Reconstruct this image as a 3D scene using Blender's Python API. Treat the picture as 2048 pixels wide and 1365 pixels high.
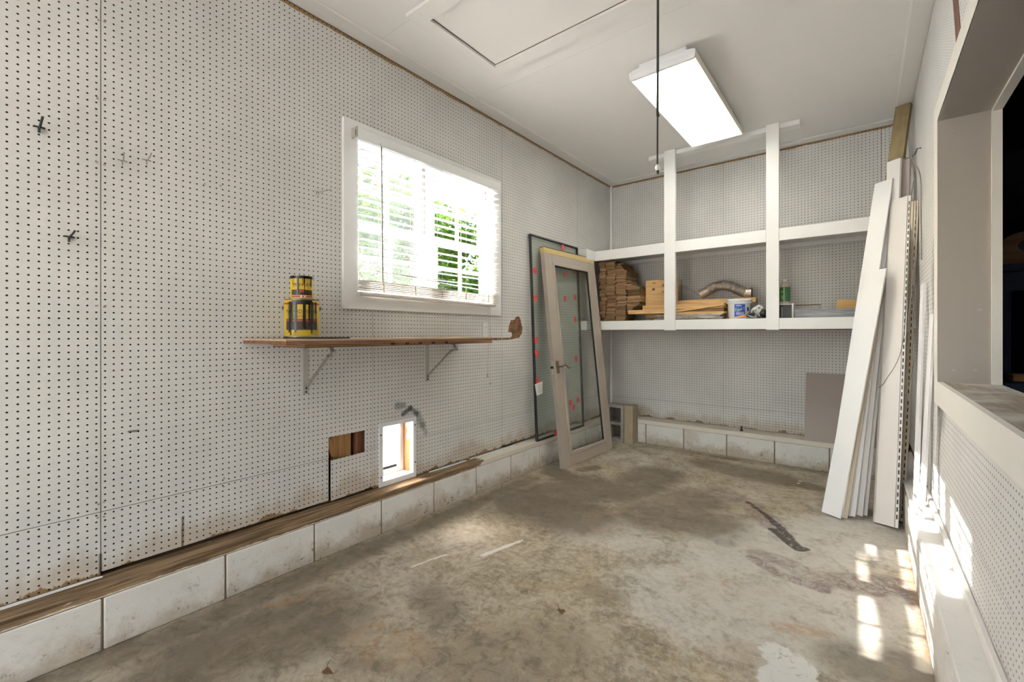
import bpy, bmesh, math, random
import numpy as np
from mathutils import Vector, Matrix
from mathutils.geometry import tessellate_polygon
random.seed(7)
for o in list(bpy.data.objects): bpy.data.objects.remove(o)
SC = bpy.context.scene
COL = SC.collection

# ---------------------------------------------------------------- camera
F_PX, CX, HY, CAM_H = 886.8, 1024.0, 666.0, 1.183
YAW = math.atan2(1728 - CX, F_PX)
SY, CY = math.sin(YAW), math.cos(YAW)
cam_d = bpy.data.cameras.new('camera')
cam_d.sensor_width = 36.0
cam_d.lens = F_PX / 2048 * 36.0
cam_d.shift_y = (HY - 682.5) / 2048
cam_d.clip_start = 0.02
cam = bpy.data.objects.new('camera', cam_d)
cam.location = (0, 0, CAM_H)
cam.rotation_euler = (math.pi / 2, 0, YAW)
COL.objects.link(cam)
SC.camera = cam

# ---------------------------------------------------------------- world, sun, exposure
SUN_DIR = Vector((1.0, 0.23, -0.66)).normalized()
world = bpy.data.worlds.new('world'); SC.world = world
world.use_nodes = True
wn = world.node_tree
bg = wn.nodes['Background']
sky = wn.nodes.new('ShaderNodeTexSky')
sky.sky_type = 'NISHITA'
sky.sun_disc = False
sky.sun_elevation = math.asin(-SUN_DIR.z)
sky.sun_rotation = math.atan2(-SUN_DIR.x, -SUN_DIR.y)
sky.air_density = 1.0; sky.dust_density = 2.6; sky.ozone_density = 0.8
wn.links.new(sky.outputs[0], bg.inputs[0])
bg.inputs[1].default_value = 0.80
sun_d = bpy.data.lights.new('sun', 'SUN')
sun_d.energy = 20.0
sun_d.angle = math.radians(0.6)
sun_d.color = (1.0, 0.965, 0.91)
sun = bpy.data.objects.new('sun', sun_d)
sun.rotation_euler = SUN_DIR.to_track_quat('-Z', 'Y').to_euler()
sun.location = (-6, 0, 6)
COL.objects.link(sun)
vs = SC.view_settings
vs.view_transform = 'Standard'; vs.look = 'None'; vs.gamma = 1.0
vs.use_curve_mapping = False
vs.exposure = 1.45
TUBE_STRENGTH, TUBE_STRENGTH_FILL = 38.0, 22.0

# ---------------------------------------------------------------- pixel helpers (2048 x 1365 frame)
def ray(u, v):
    r = (u - CX) / F_PX
    return Vector((-SY + r * CY, CY + r * SY, (HY - v) / F_PX))
EYE = Vector((0, 0, CAM_H))
def pX(u, v, X): d = ray(u, v); return EYE + d * (X / d.x)
def pY(u, v, Y): d = ray(u, v); return EYE + d * (Y / d.y)
def pZ(u, v, z=0.0): d = ray(u, v); return EYE + d * ((z - CAM_H) / d.z)
def pPlane(u, v, p0, n):
    d = ray(u, v); return EYE + d * ((p0 - EYE).dot(n) / d.dot(n))

# ---------------------------------------------------------------- room dimensions
XL, XB = -2.326, -2.218        # left pegboard face, left block face
YB, YK = 4.80, 4.604           # back pegboard face, back block face
XR, XK = 0.285, 0.188          # right pegboard face, right block face
ZC = 2.909                     # ceiling
YF = -3.4                      # front wall (behind camera)
XO = -2.45                     # outer skin of left wall

# ---------------------------------------------------------------- node helpers
class NT:
    def __init__(s, name):
        s.m = bpy.data.materials.new(name); s.m.use_nodes = True
        s.t = s.m.node_tree; s.N = s.t.nodes; s.L = s.t.links
        s.bsdf = s.N['Principled BSDF']; s.out = s.N['Material Output']
    def put(s, sock, v):
        if v is None: return
        if hasattr(v, 'is_output') or isinstance(v, bpy.types.NodeSocket): s.L.new(v, sock)
        else:
            if hasattr(sock.default_value, '__len__') and not hasattr(v, '__len__'): v = (v,) * len(sock.default_value)
            if hasattr(v, '__len__') and len(v) == 3 and len(sock.default_value) == 4: v = tuple(v) + (1,)
            sock.default_value = v
    def math(s, op, a, b=None, c=None, clamp=False):
        n = s.N.new('ShaderNodeMath'); n.operation = op; n.use_clamp = clamp
        s.put(n.inputs[0], a); s.put(n.inputs[1], b); s.put(n.inputs[2], c)
        return n.outputs[0]
    def add(s, a, b): return s.math('ADD', a, b)
    def sub(s, a, b): return s.math('SUBTRACT', a, b)
    def mul(s, a, b): return s.math('MULTIPLY', a, b)
    def sstep(s, v, lo, hi, a=0.0, b=1.0):
        n = s.N.new('ShaderNodeMapRange'); n.interpolation_type = 'SMOOTHSTEP'
        s.put(n.inputs[0], v); s.put(n.inputs[1], lo); s.put(n.inputs[2], hi); s.put(n.inputs[3], a); s.put(n.inputs[4], b)
        return n.outputs[0]
    def mix(s, f, a, b, blend='MIX'):
        n = s.N.new('ShaderNodeMix'); n.data_type = 'RGBA'; n.blend_type = blend
        s.put(n.inputs[0], f); s.put(n.inputs[6], a); s.put(n.inputs[7], b)
        return n.outputs[2]
    def noise(s, vec, scale, detail=3, rough=0.55, dist=0.0):
        n = s.N.new('ShaderNodeTexNoise')
        s.put(n.inputs['Vector'], vec); s.put(n.inputs['Scale'], scale); s.put(n.inputs['Detail'], detail)
        s.put(n.inputs['Roughness'], rough); s.put(n.inputs['Distortion'], dist)
        return n.outputs['Fac']
    def voro(s, vec, scale):
        n = s.N.new('ShaderNodeTexVoronoi'); s.put(n.inputs['Vector'], vec); s.put(n.inputs['Scale'], scale)
        return n.outputs
    def pos(s):
        return s.N.new('ShaderNodeNewGeometry').outputs['Position']
    def objc(s):
        return s.N.new('ShaderNodeTexCoord').outputs['Object']
    def rnd(s):
        return s.N.new('ShaderNodeObjectInfo').outputs['Random']
    def vmul(s, v, k):
        n = s.N.new('ShaderNodeVectorMath'); n.operation = 'MULTIPLY'; s.put(n.inputs[0], v); s.put(n.inputs[1], k)
        return n.outputs[0]
    def vadd(s, v, k):
        n = s.N.new('ShaderNodeVectorMath'); n.operation = 'ADD'; s.put(n.inputs[0], v); s.put(n.inputs[1], k)
        return n.outputs[0]
    def sep(s, v):
        n = s.N.new('ShaderNodeSeparateXYZ'); s.put(n.inputs[0], v); return n.outputs
    def bump(s, h, strength=0.3, dist=0.002):
        n = s.N.new('ShaderNodeBump'); s.put(n.inputs['Strength'], strength); s.put(n.inputs['Distance'], dist)
        s.put(n.inputs['Height'], h); s.L.new(n.outputs[0], s.bsdf.inputs['Normal'])
    def fin(s, col=None, rough=0.6, metal=0.0, spec=None):
        s.put(s.bsdf.inputs['Base Color'], col); s.put(s.bsdf.inputs['Roughness'], rough); s.put(s.bsdf.inputs['Metallic'], metal)
        if spec is not None: s.put(s.bsdf.inputs['Specular IOR Level'], spec)
        return s.m
    def capsule(s, px, py, x1, y1, x2, y2):
        dx, dy = x2 - x1, y2 - y1; L2 = dx * dx + dy * dy + 1e-9
        ax, ay = s.sub(px, x1), s.sub(py, y1)
        t = s.math('DIVIDE', s.add(s.mul(ax, dx), s.mul(ay, dy)), L2, clamp=True)
        ex, ey = s.sub(ax, s.mul(t, dx)), s.sub(ay, s.mul(t, dy))
        return s.math('SQRT', s.add(s.mul(ex, ex), s.mul(ey, ey)))

def painted(name, c, rough=0.55, var=0.08, scale=6.0, bump=0.12, dirt=0.0, dirtc=(0.25, 0.2, 0.14), bscale=90):
    n = NT(name); p = n.objc()
    p = n.vadd(p, n.vmul(n.rnd(), (7.0, 3.0, 5.0)))
    f = n.noise(p, scale, 4)
    col = n.mix(f, tuple(x * (1 - var) for x in c), tuple(min(1, x * (1 + var * .6)) for x in c))
    if dirt:
        d = n.sstep(n.noise(p, scale * 2.3, 6, 0.65), 0.72 - dirt * 0.3, 0.85)
        col = n.mix(n.mul(d, min(1, dirt * 1.6)), col, dirtc)
    if bump: n.bump(n.noise(p, bscale, 3), bump, 0.002)
    return n.fin(col, rough)

def wood(name, c1, c2, axis=1, scale=9.0, rough=0.7, stretch=14.0, knots=0.0, bump=0.25, gray=None):
    n = NT(name); p = n.objc()
    p = n.vadd(p, n.vmul(n.rnd(), (3.1, 2.3, 4.7)))
    k = [scale, scale, scale]; k[axis] = scale / stretch
    q = n.vmul(p, tuple(k))
    f = n.noise(q, 4.0, 5, 0.6, 0.6)
    f2 = n.noise(q, 16.0, 3, 0.6)
    g = n.sstep(n.add(n.mul(f, 0.7), n.mul(f2, 0.3)), 0.33, 0.67)
    col = n.mix(g, c1, c2)
    col = n.mix(n.mul(n.rnd(), 0.35), col, tuple(x * 0.55 for x in c1))
    if knots:
        v = n.voro(n.vmul(p, tuple((9 if i != axis else 5) for i in range(3))), 1.0)[0]
        col = n.mix(n.sstep(v, 0.05, 0.16, knots, 0.0), col, (0.10, 0.04, 0.015))
    if gray is not None: col = n.mix(n.sstep(n.noise(p, 5, 4), .45, .7), col, gray)
    n.bump(f2, bump, 0.002)
    return n.fin(col, rough, spec=0.3)

def plain(name, c, rough=0.5, metal=0.0, var=0.12, scale=25, bump=0.0):
    n = NT(name); p = n.objc(); f = n.noise(p, scale, 3)
    col = n.mix(f, tuple(x * (1 - var) for x in c), tuple(min(1, x * (1 + var)) for x in c))
    if bump: n.bump(n.noise(p, scale * 4, 3), bump, 0.002)
    return n.fin(col, rough, metal)

def glassmat(name, tint, haze=0.0, hazec=(0.7, 0.75, 0.7), gloss=1.0):
    n = NT(name); N, L = n.N, n.L
    N.remove(n.bsdf)
    tr = N.new('ShaderNodeBsdfTransparent'); tr.inputs[0].default_value = (*tint, 1)
    gl = N.new('ShaderNodeBsdfGlossy'); gl.inputs['Roughness'].default_value = 0.02
    lw = N.new('ShaderNodeLayerWeight'); lw.inputs[0].default_value = 0.5
    m1 = N.new('ShaderNodeMixShader')
    f = n.mul(n.add(0.025, n.mul(n.math('POWER', lw.outputs['Facing'], 5.0), 0.5)), gloss)
    L.new(f, m1.inputs[0]); L.new(tr.outputs[0], m1.inputs[1]); L.new(gl.outputs[0], m1.inputs[2])
    last = m1
    if haze:
        df = N.new('ShaderNodeBsdfDiffuse'); df.inputs[0].default_value = (*hazec, 1)
        m2 = N.new('ShaderNodeMixShader')
        hz = n.sstep(n.noise(n.objc(), 5.0, 5, 0.6), 0.25, 0.8, haze * 0.55, haze * 1.4)
        L.new(hz, m2.inputs[0]); L.new(m1.outputs[0], m2.inputs[1]); L.new(df.outputs[0], m2.inputs[2])
        last = m2
    L.new(last.outputs[0], n.out.inputs[0])
    return n.m

def pegmat(name, ax, phase, base=(0.665, 0.65, 0.625), marks=(), bottom=None, top=None, var=(0.93, 1.05), vs_=2.2):
    """painted pegboard: one-inch hole grid, worn bare-board edges, sprayed marks"""
    n = NT(name); P = n.pos(); s = n.sep(P)
    a, z = s[ax], s[2]
    pitch = 0.0254
    fa = n.sub(n.math('FRACT', n.math('DIVIDE', n.sub(a, phase[0] - 10.16 - pitch / 2), pitch)), 0.5)
    fz = n.sub(n.math('FRACT', n.math('DIVIDE', n.sub(z, phase[1] - 10.16 - pitch / 2), pitch)), 0.5)
    d = n.math('SQRT', n.add(n.mul(fa, fa), n.mul(fz, fz)))
    hole = n.sstep(d, 0.118, 0.145, 1.0, 0.0)
    f = n.noise(P, vs_, 6, 0.65)
    col = n.mix(n.sstep(f, .3, .7), tuple(x * var[0] for x in base), tuple(min(1, x * var[1]) for x in base))
    sp = n.sstep(n.noise(P, 34, 3, 0.5), 0.75, 0.80)
    sp2 = n.sstep(n.noise(P, 1.7, 3), 0.5, 0.68)
    col = n.mix(n.mul(n.mul(sp, sp2), 0.75), col, (0.16, 0.11, 0.07))
    wob = n.noise(n.vmul(P, (6, 6, 1.0)), 1.0, 4, 0.65)
    if bottom:
        zz = n.add(z, n.mul(n.sub(wob, 0.5), 0.30))
        tide = n.sstep(zz, bottom + 0.03, bottom + 0.12, 0.55, 0.0)
        col = n.mix(tide, col, (0.42, 0.33, 0.22))
        w2 = n.noise(n.vmul(P, (5, 5, 2.0)), 1.6, 5, 0.7)
        z2 = n.add(z, n.mul(n.sub(w2, 0.5), 0.16))
        bare = n.sstep(z2, bottom + 0.004, bottom + 0.012, 1.0, 0.0)
        col = n.mix(bare, col, (0.24, 0.15, 0.07))
    if top:
        z3 = n.add(z, n.mul(n.sub(n.noise(n.vmul(P, (8, 8, 2)), 1.5, 4, 0.7), 0.5), 0.03))
        col = n.mix(n.sstep(z3, top - 0.004, top + 0.001), col, (0.36, 0.235, 0.11))
    for (x1, y1, x2, y2, r, soft, c, st) in marks:
        dd = n.add(n.capsule(a, z, x1, y1, x2, y2), n.mul(n.sub(n.noise(P, 22, 3), 0.5), soft * 0.7))
        col = n.mix(n.mul(n.sstep(dd, r, r + soft, 1.0, 0.0), st), col, c)
    col = n.mix(hole, col, (0.012, 0.010, 0.008))
    n.bump(n.sub(n.mul(n.noise(P, 60, 3), 0.25), hole), 0.35, 0.003)
    return n.fin(col, 0.5, spec=0.35)

# ---------------------------------------------------------------- mesh helpers
class MB:
    def __init__(s): s.v = []; s.f = []; s.smooth = False
    def quad_faces(s, b, idx): s.f += [tuple(b + i for i in q) for q in idx]
    def box(s, x0, x1, y0, y1, z0, z1):
        b = len(s.v)
        s.v += [Vector(p) for p in ((x0,y0,z0),(x1,y0,z0),(x1,y1,z0),(x0,y1,z0),(x0,y0,z1),(x1,y0,z1),(x1,y1,z1),(x0,y1,z1))]
        s.quad_faces(b, ((0,3,2,1),(4,5,6,7),(0,1,5,4),(1,2,6,5),(2,3,7,6),(3,0,4,7)))
        return s
    def beam(s, p, q, w, t, wdir, p_off=0.0):
        """box from p to q, width w along wdir (orthogonalised), thickness t along the third axis; p,q on centreline"""
        p, q = Vector(p), Vector(q); L = (q - p); d = L.normalized()
        W = Vector(wdir); W = (W - d * W.dot(d)).normalized(); T = d.cross(W)
        b = len(s.v)
        for e in (p, q):
            for (a, c) in ((-1,-1),(1,-1),(1,1),(-1,1)):
                s.v.append(e + W * (a * w / 2) + T * (c * t / 2))
        s.quad_faces(b, ((0,3,2,1),(4,5,6,7),(0,1,5,4),(1,2,6,5),(2,3,7,6),(3,0,4,7)))
        return s
    def sweep(s, p, q, prof, wdir, close=True):
        """extrude 2D profile (w, t) from p to q"""
        p, q = Vector(p), Vector(q); d = (q - p).normalized()
        W = Vector(wdir); W = (W - d * W.dot(d)).normalized(); T = d.cross(W)
        b = len(s.v); k = len(prof)
        for e in (p, q):
            for (a, c) in prof: s.v.append(e + W * a + T * c)
        for i in range(k):
            j = (i + 1) % k
            s.f.append((b + i, b + j, b + k + j, b + k + i))
        if close:
            s.f.append(tuple(b + i for i in reversed(range(k)))); s.f.append(tuple(b + k + i for i in range(k)))
        return s
    def tube(s, pts, r, n=8, caps=True):
        pts = [Vector(p) for p in pts]; b = len(s.v); m = len(pts)
        rr = r if hasattr(r, '__len__') else [r] * m
        prev = None
        for i, p in enumerate(pts):
            t = (pts[min(i + 1, m - 1)] - pts[max(i - 1, 0)]).normalized()
            if prev is None:
                up = Vector((0, 0, 1)) if abs(t.z) < .9 else Vector((1, 0, 0))
                A = t.cross(up).normalized()
            else: A = (prev - t * prev.dot(t)).normalized()
            prev = A; B = t.cross(A)
            for k in range(n):
                an = 2 * math.pi * k / n
                s.v.append(p + (A * math.cos(an) + B * math.sin(an)) * rr[i])
        for i in range(m - 1):
            for k in range(n):
                k2 = (k + 1) % n
                s.f.append((b+i*n+k, b+i*n+k2, b+(i+1)*n+k2, b+(i+1)*n+k))
        if caps:
            s.f.append(tuple(b + k for k in reversed(range(n)))); s.f.append(tuple(b + (m-1)*n + k for k in range(n)))
        s.smooth = True
        return s
    def lathe(s, prof, c, n=32, axis=Vector((0,0,1)), a0=0.0, a1=2*math.pi):
        """prof: (r, h) list around vertical axis at c"""
        c = Vector(c); b = len(s.v); full = abs(a1 - a0 - 2*math.pi) < 1e-6; m = n if full else n + 1
        for (r, h) in prof:
            for k in range(m):
                an = a0 + (a1 - a0) * k / n
                s.v.append(c + Vector((r*math.cos(an), r*math.sin(an), h)))
        for i in range(len(prof) - 1):
            for k in range(n):
                k2 = (k + 1) % m
                s.f.append((b+i*m+k, b+i*m+k2, b+(i+1)*m+k2, b+(i+1)*m+k))
        s.smooth = True
        return s
    def prism(s, pts, ext):
        """closed polygon pts (3D, coplanar) extruded by vector ext"""
        b = len(s.v); k = len(pts); ext = Vector(ext)
        s.v += [Vector(p) for p in pts] + [Vector(p) + ext for p in pts]
        s.f.append(tuple(b + i for i in reversed(range(k)))); s.f.append(tuple(b + k + i for i in range(k)))
        for i in range(k):
            j = (i + 1) % k; s.f.append((b+i, b+j, b+k+j, b+k+i))
        return s
    def plate(s, outer, holes, fn, ext):
        """2D polygon with holes -> fn(a,b) gives 3D front point; ext = vector to the back"""
        ext = Vector(ext)
        loops = [[Vector((a, c, 0)) for a, c in outer]] + [[Vector((a, c, 0)) for a, c in h] for h in holes]
        flat = [p for l in loops for p in l]
        tris = tessellate_polygon(loops)
        b = len(s.v); K = len(flat)
        s.v += [Vector(fn(p.x, p.y)) for p in flat]
        s.v += [Vector(fn(p.x, p.y)) + ext for p in flat]
        for t in tris:
            s.f.append(tuple(b + i for i in t)); s.f.append(tuple(b + K + i for i in reversed(t)))
        o = 0
        for l in loops:
            k = len(l)
            for i in range(k):
                j = (i + 1) % k; s.f.append((b+o+i, b+o+j, b+K+o+j, b+K+o+i))
            o += k
        return s
    def sheet(s, pts):
        b = len(s.v); s.v += [Vector(p) for p in pts]; s.f.append(tuple(b + i for i in range(len(pts)))); return s
    def mesh(s, origin=(0, 0, 0)):
        o = Vector(origin)
        me = bpy.data.meshes.new('mesh')
        me.from_pydata([tuple(v - o) for v in s.v], [], s.f)
        bm = bmesh.new(); bm.from_mesh(me); bmesh.ops.recalc_face_normals(bm, faces=bm.faces)
        bm.to_mesh(me); bm.free()
        if s.smooth:
            me.shade_smooth(); me.set_sharp_from_angle(angle=math.radians(40))
        me.update()
        return me
    def bevelled(s, w=0.003, seg=1):
        """bevel all edges"""
        bm = bmesh.new(); me = bpy.data.meshes.new('t'); me.from_pydata([tuple(v) for v in s.v], [], s.f); bm.from_mesh(me)
        bmesh.ops.remove_doubles(bm, verts=bm.verts, dist=1e-6)
        bmesh.ops.recalc_face_normals(bm, faces=bm.faces)
        bmesh.ops.bevel(bm, geom=list(bm.edges), offset=w, segments=seg, affect='EDGES', clamp_overlap=True)
        bm.verts.index_update()
        s.v = [v.co.copy() for v in bm.verts]; s.f = [tuple(v.index for v in f.verts) for f in bm.faces]
        bm.free(); bpy.data.meshes.remove(me)
        return s
    def build(s, name, mat, parent=None, loc=None, **kw):
        """vertices are world coordinates; object origin = parent's origin, or loc"""
        if parent is not None:
            org = Vector((0, 0, 0)); q = parent
            while q is not None: org += q.location; q = q.parent
        else: org = Vector(loc) if loc is not None else Vector((0, 0, 0))
        me = s.mesh(org); me.name = name
        o = bpy.data.objects.new(name, me); COL.objects.link(o)
        if parent is not None: o.parent = parent
        else: o.location = org
        me.materials.append(mat)
        tag(o, **kw)
        return o
def tag(o, label=None, cat=None, group=None, kind=None):
    if label: o['label'] = label
    if cat: o['category'] = cat
    if group: o['group'] = group
    if kind: o['kind'] = kind
    return o
def thing(name, loc, label, cat, group=None, kind=None):
    o = bpy.data.objects.new(name, None); o.empty_display_size = 0.05
    o.location = loc; COL.objects.link(o)
    return tag(o, label, cat, group, kind)
def base_of(mb):
    """bottom centre of a mesh, used as origin for one-mesh things"""
    xs = [v.x for v in mb.v]; ys = [v.y for v in mb.v]; zs = [v.z for v in mb.v]
    return ((min(xs)+max(xs))/2, (min(ys)+max(ys))/2, min(zs))
def single(name, mb, mat, label, cat, group=None):
    return mb.build(name, mat, None, base_of(mb), label=label, cat=cat, group=group)
def text_geo(txt, size):
    cu = bpy.data.curves.new('txt', 'FONT'); cu.body = txt; cu.size = size; cu.align_x = 'CENTER'; cu.resolution_u = 2
    ob = bpy.data.objects.new('txt', cu); COL.objects.link(ob)
    bpy.context.view_layer.update()
    me = bpy.data.meshes.new_from_object(ob.evaluated_get(bpy.context.evaluated_depsgraph_get()))
    V = [v.co.copy() for v in me.vertices]; Fc = [tuple(p.vertices) for p in me.polygons]
    bpy.data.objects.remove(ob); bpy.data.curves.remove(cu); bpy.data.meshes.remove(me)
    return V, Fc
def wrap_text(mb, txt, size, c, R, ang, z, slant=0.0, squeeze=1.0):
    """lettering laid on a vertical cylinder (centre c, radius R) facing angle ang"""
    V, Fc = text_geo(txt, size); b = len(mb.v)
    for p in V:
        a = ang + p.x * squeeze / R
        mb.v.append(Vector((c[0] + R*math.cos(a), c[1] + R*math.sin(a), z + p.y + slant * p.x)))
    mb.f += [tuple(b + i for i in f) for f in Fc]
    return mb
def wrap_rect(mb, c, R, a0, a1, z0, z1, n=10, z0b=None, z1b=None):
    b = len(mb.v)
    for k in range(n + 1):
        t = k / n; a = a0 + (a1 - a0) * t
        lo = z0 + ((z0b if z0b is not None else z0) - z0) * t; hi = z1 + ((z1b if z1b is not None else z1) - z1) * t
        mb.v += [Vector((c[0]+R*math.cos(a), c[1]+R*math.sin(a), lo)), Vector((c[0]+R*math.cos(a), c[1]+R*math.sin(a), hi))]
    for k in range(n): mb.f.append((b+2*k, b+2*k+2, b+2*k+3, b+2*k+1))
    return mb
def rect(a0, a1, b0, b1): return [(a0, b0), (a1, b0), (a1, b1), (a0, b1)]

# ---------------------------------------------------------------- materials
def pxl(u, v): p = pX(u, v, XL); return (p.y, p.z)
def pxr(u, v): p = pX(u, v, XR); return (p.y, p.z)
GREEN = (0.035, 0.055, 0.05)
lm = []
for (a, b, r, s_, st) in (((795,812),(806,811),.004,.035,.55), ((806,829),(821,817),.006,.02,.85), ((821,817),(834,828),.003,.025,.7), ((834,828),(845,850),.004,.04,.5), ((845,850),(852,866),.002,.03,.4)):
    lm.append((*pxl(*a), *pxl(*b), r, s_, GREEN, st))
for (a, b, r) in (((258,864),(276,862),.002),((366,1035),(365,1092),.003),((201,1110),(201,1147),.004)):
    lm.append((*pxl(*a), *pxl(*b), r * .3, .007, (.06,.035,.02), .8))
rm = [(*pxr(1872,540), *pxr(1877,760), .05, .20, (0.02,0.022,0.035), .85), (*pxr(1880,760), *pxr(1884,810), .03, .15, (0.03,0.032,0.05), .6)]
M = {}
M['peg_left'] = pegmat('pegboard_left', 1, (0.369, 0.5), marks=lm, bottom=0.243, top=2.876)
M['peg_back'] = pegmat('pegboard_back', 0, (-2.30, 0.5), bottom=0.248, top=2.880)
M['peg_right'] = pegmat('pegboard_right', 1, (0.36, 0.5), base=(0.70, 0.69, 0.68), marks=rm, bottom=0.20, top=2.89)
M['peg_torn'] = pegmat('torn_hardboard', 1, (0.369, 0.5), base=(0.17, 0.085, 0.04), var=(0.4, 1.8), vs_=26)
M['white_wood'] = painted('white_painted_wood', (0.86, 0.855, 0.84), 0.5, 0.05, 5, 0.10, 0.12, (.5,.42,.32))
M['white_worn'] = painted('worn_white_paint', (0.74, 0.72, 0.69), 0.55, 0.08, 6, 0.15, 0.35, (.32,.26,.2))
M['ceiling'] = painted('ceiling_paint', (0.80, 0.785, 0.77), 0.75, 0.03, 2.0, 0.45, 0.0, bscale=120)
M['ceil_trim'] = painted('ceiling_trim_paint', (0.78, 0.765, 0.74), 0.55, 0.04, 3.0, 0.08, 0.12, (.5,.42,.33))
M['cream_wood'] = painted('cream_casing_paint', (0.80, 0.78, 0.73), 0.5, 0.05, 5, 0.08, 0.10, (.5,.45,.38))
M['grey_jamb'] = painted('grey_jamb_paint', (0.42, 0.385, 0.345), 0.6, 0.06, 5, 0.12, 0.18, (.28,.24,.2))
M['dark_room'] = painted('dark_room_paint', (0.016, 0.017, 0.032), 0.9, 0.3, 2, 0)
M['sheath'] = wood('old_sheathing_wood', (0.13, 0.06, 0.03), (0.30, 0.16, 0.07), 2, 8)
M['pine'] = wood('pine', (0.56, 0.34, 0.15), (0.72, 0.50, 0.27), 2, 7, knots=.8)
M['pine_x'] = wood('pine_lengthwise', (0.50, 0.30, 0.12), (0.70, 0.47, 0.23), 0, 9, knots=.7)
M['stud_red'] = wood('red_brown_stud', (0.10, 0.035, 0.02), (0.22, 0.09, 0.05), 2, 9)
M['stud_pine'] = wood('cavity_pine', (0.38, 0.19, 0.07), (0.52, 0.30, 0.13), 2, 8, knots=.5)
M['treated'] = wood('treated_lumber', (0.24, 0.18, 0.085), (0.37, 0.29, 0.155), 2, 8, knots=.8)
M['ply_brown'] = wood('red_brown_board_edge', (0.17, 0.07, 0.04), (0.30, 0.14, 0.08), 1, 9)
M['tan_board'] = wood('tan_board', (0.40, 0.28, 0.17), (0.55, 0.42, 0.27), 1, 8, gray=(.35,.3,.24))
M['ply_light'] = wood('plywood_edge', (0.42, 0.24, 0.11), (0.58, 0.38, 0.20), 1, 9)
M['ply_dark'] = wood('plywood_dark_layer', (0.14, 0.07, 0.03), (0.24, 0.12, 0.06), 1, 9)
M['old_wood'] = wood('old_brown_strip_wood', (0.10, 0.05, 0.022), (0.34, 0.20, 0.095), 0, 14, gray=(.20,.12,.06))
M['old_wood2'] = wood('old_tan_strip_wood', (0.20, 0.11, 0.05), (0.46, 0.30, 0.15), 0, 14)
M['grey_sill'] = wood('weathered_sill_wood', (0.20, 0.165, 0.125), (0.42, 0.36, 0.30), 1, 7, gray=(.5,.49,.48))
M['metal'] = plain('dull_galvanised_metal', (0.48, 0.46, 0.43), 0.45, 0.8)
M['white_metal'] = plain('white_enamel', (0.80, 0.80, 0.81), 0.35, 0.0, .04)
M['black'] = plain('black_rubber', (0.012, 0.012, 0.013), 0.45)
M['hook_dark'] = plain('dark_wire', (0.05, 0.05, 0.045), 0.45, 0.4)
M['hook_grey'] = plain('grey_wire', (0.30, 0.29, 0.25), 0.5, 0.3)
M['blind'] = plain('white_vinyl_slat', (0.86, 0.86, 0.85), 0.45, 0.0, .03)
M['blind_dirty'] = painted('dirty_slat', (0.66, 0.61, 0.55), 0.55, 0.15, 8, 0.1, 0.4, (.35,.27,.19))
M['wand'] = plain('grey_wand', (0.22, 0.20, 0.19), 0.4)
M['cord'] = plain('cream_cord', (0.55, 0.46, 0.36), 0.8)
M['vinyl'] = painted('cream_vinyl_siding', (0.80, 0.77, 0.73), 0.45, 0.04, 4, 0.06, 0.08, (.5,.4,.3))
M['vinyl_pink'] = painted('pinkish_vinyl_siding', (0.74, 0.70, 0.665), 0.45, 0.06, 4, 0.06, 0.12, (.45,.3,.2))
M['vinyl_tan'] = painted('tan_vinyl_siding', (0.60, 0.51, 0.38), 0.5, 0.08, 4, 0.06, 0.10)
M['pvc_white'] = painted('white_trim_board', (0.86, 0.86, 0.86), 0.4, 0.03, 4, 0.04, 0.04)
M['door_paint'] = painted('taupe_door_paint', (0.37, 0.315, 0.265), 0.5, 0.06, 6, 0.10, 0.08, (.35,.25,.15))
M['door_pine'] = wood('bare_pine_edge', (0.56, 0.42, 0.17), (0.66, 0.52, 0.25), 1, 6)
M['bronze'] = plain('worn_bronze', (0.22, 0.18, 0.13), 0.4, 0.8)
M['red'] = plain('red_sticker', (0.80, 0.045, 0.05), 0.5)
M['paper'] = painted('white_paper', (0.78, 0.76, 0.73), 0.7, 0.05, 12, 0.2)
M['window_glass'] = glassmat('window_glass', (0.97, 0.985, 0.98))
M['door_glass'] = glassmat('storm_door_glass', (0.94, 0.955, 0.935), 0.10, (0.50, 0.53, 0.44))
M['igu_glass'] = glassmat('insulated_glass', (0.95, 0.975, 0.96), 0.03, (0.55, 0.60, 0.55), gloss=0.8)
M['screen'] = glassmat('insect_screen', (0.82, 0.84, 0.84), 0.26, (0.62, 0.65, 0.66), gloss=0.0)
M['concrete_grey'] = plain('grey_block_concrete', (0.30, 0.28, 0.25), 0.9, 0, .25, 20, .5)
M['concrete_tan'] = painted('tan_block_concrete', (0.36, 0.29, 0.20), 0.9, 0.2, 12, 0.5, 0.5, (.14,.10,.06))
M['bare_and_shaded_block'] = painted('bare_and_shaded_block', (0.20, 0.17, 0.14), 0.9, 0.2, 12, 0.5, 0.3)  # dark tone for siding shade on the right base, also bare core backing
M['plastic_white'] = plain('white_plastic', (0.78, 0.77, 0.73), 0.4, 0, .04)
M['brown_panel'] = painted('grey_brown_hardboard', (0.40, 0.345, 0.31), 0.75, 0.07, 5, 0.15, 0.06)
M['duct'] = plain('dull_aluminium_duct', (0.42, 0.36, 0.31), 0.42, 0.75)

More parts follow.
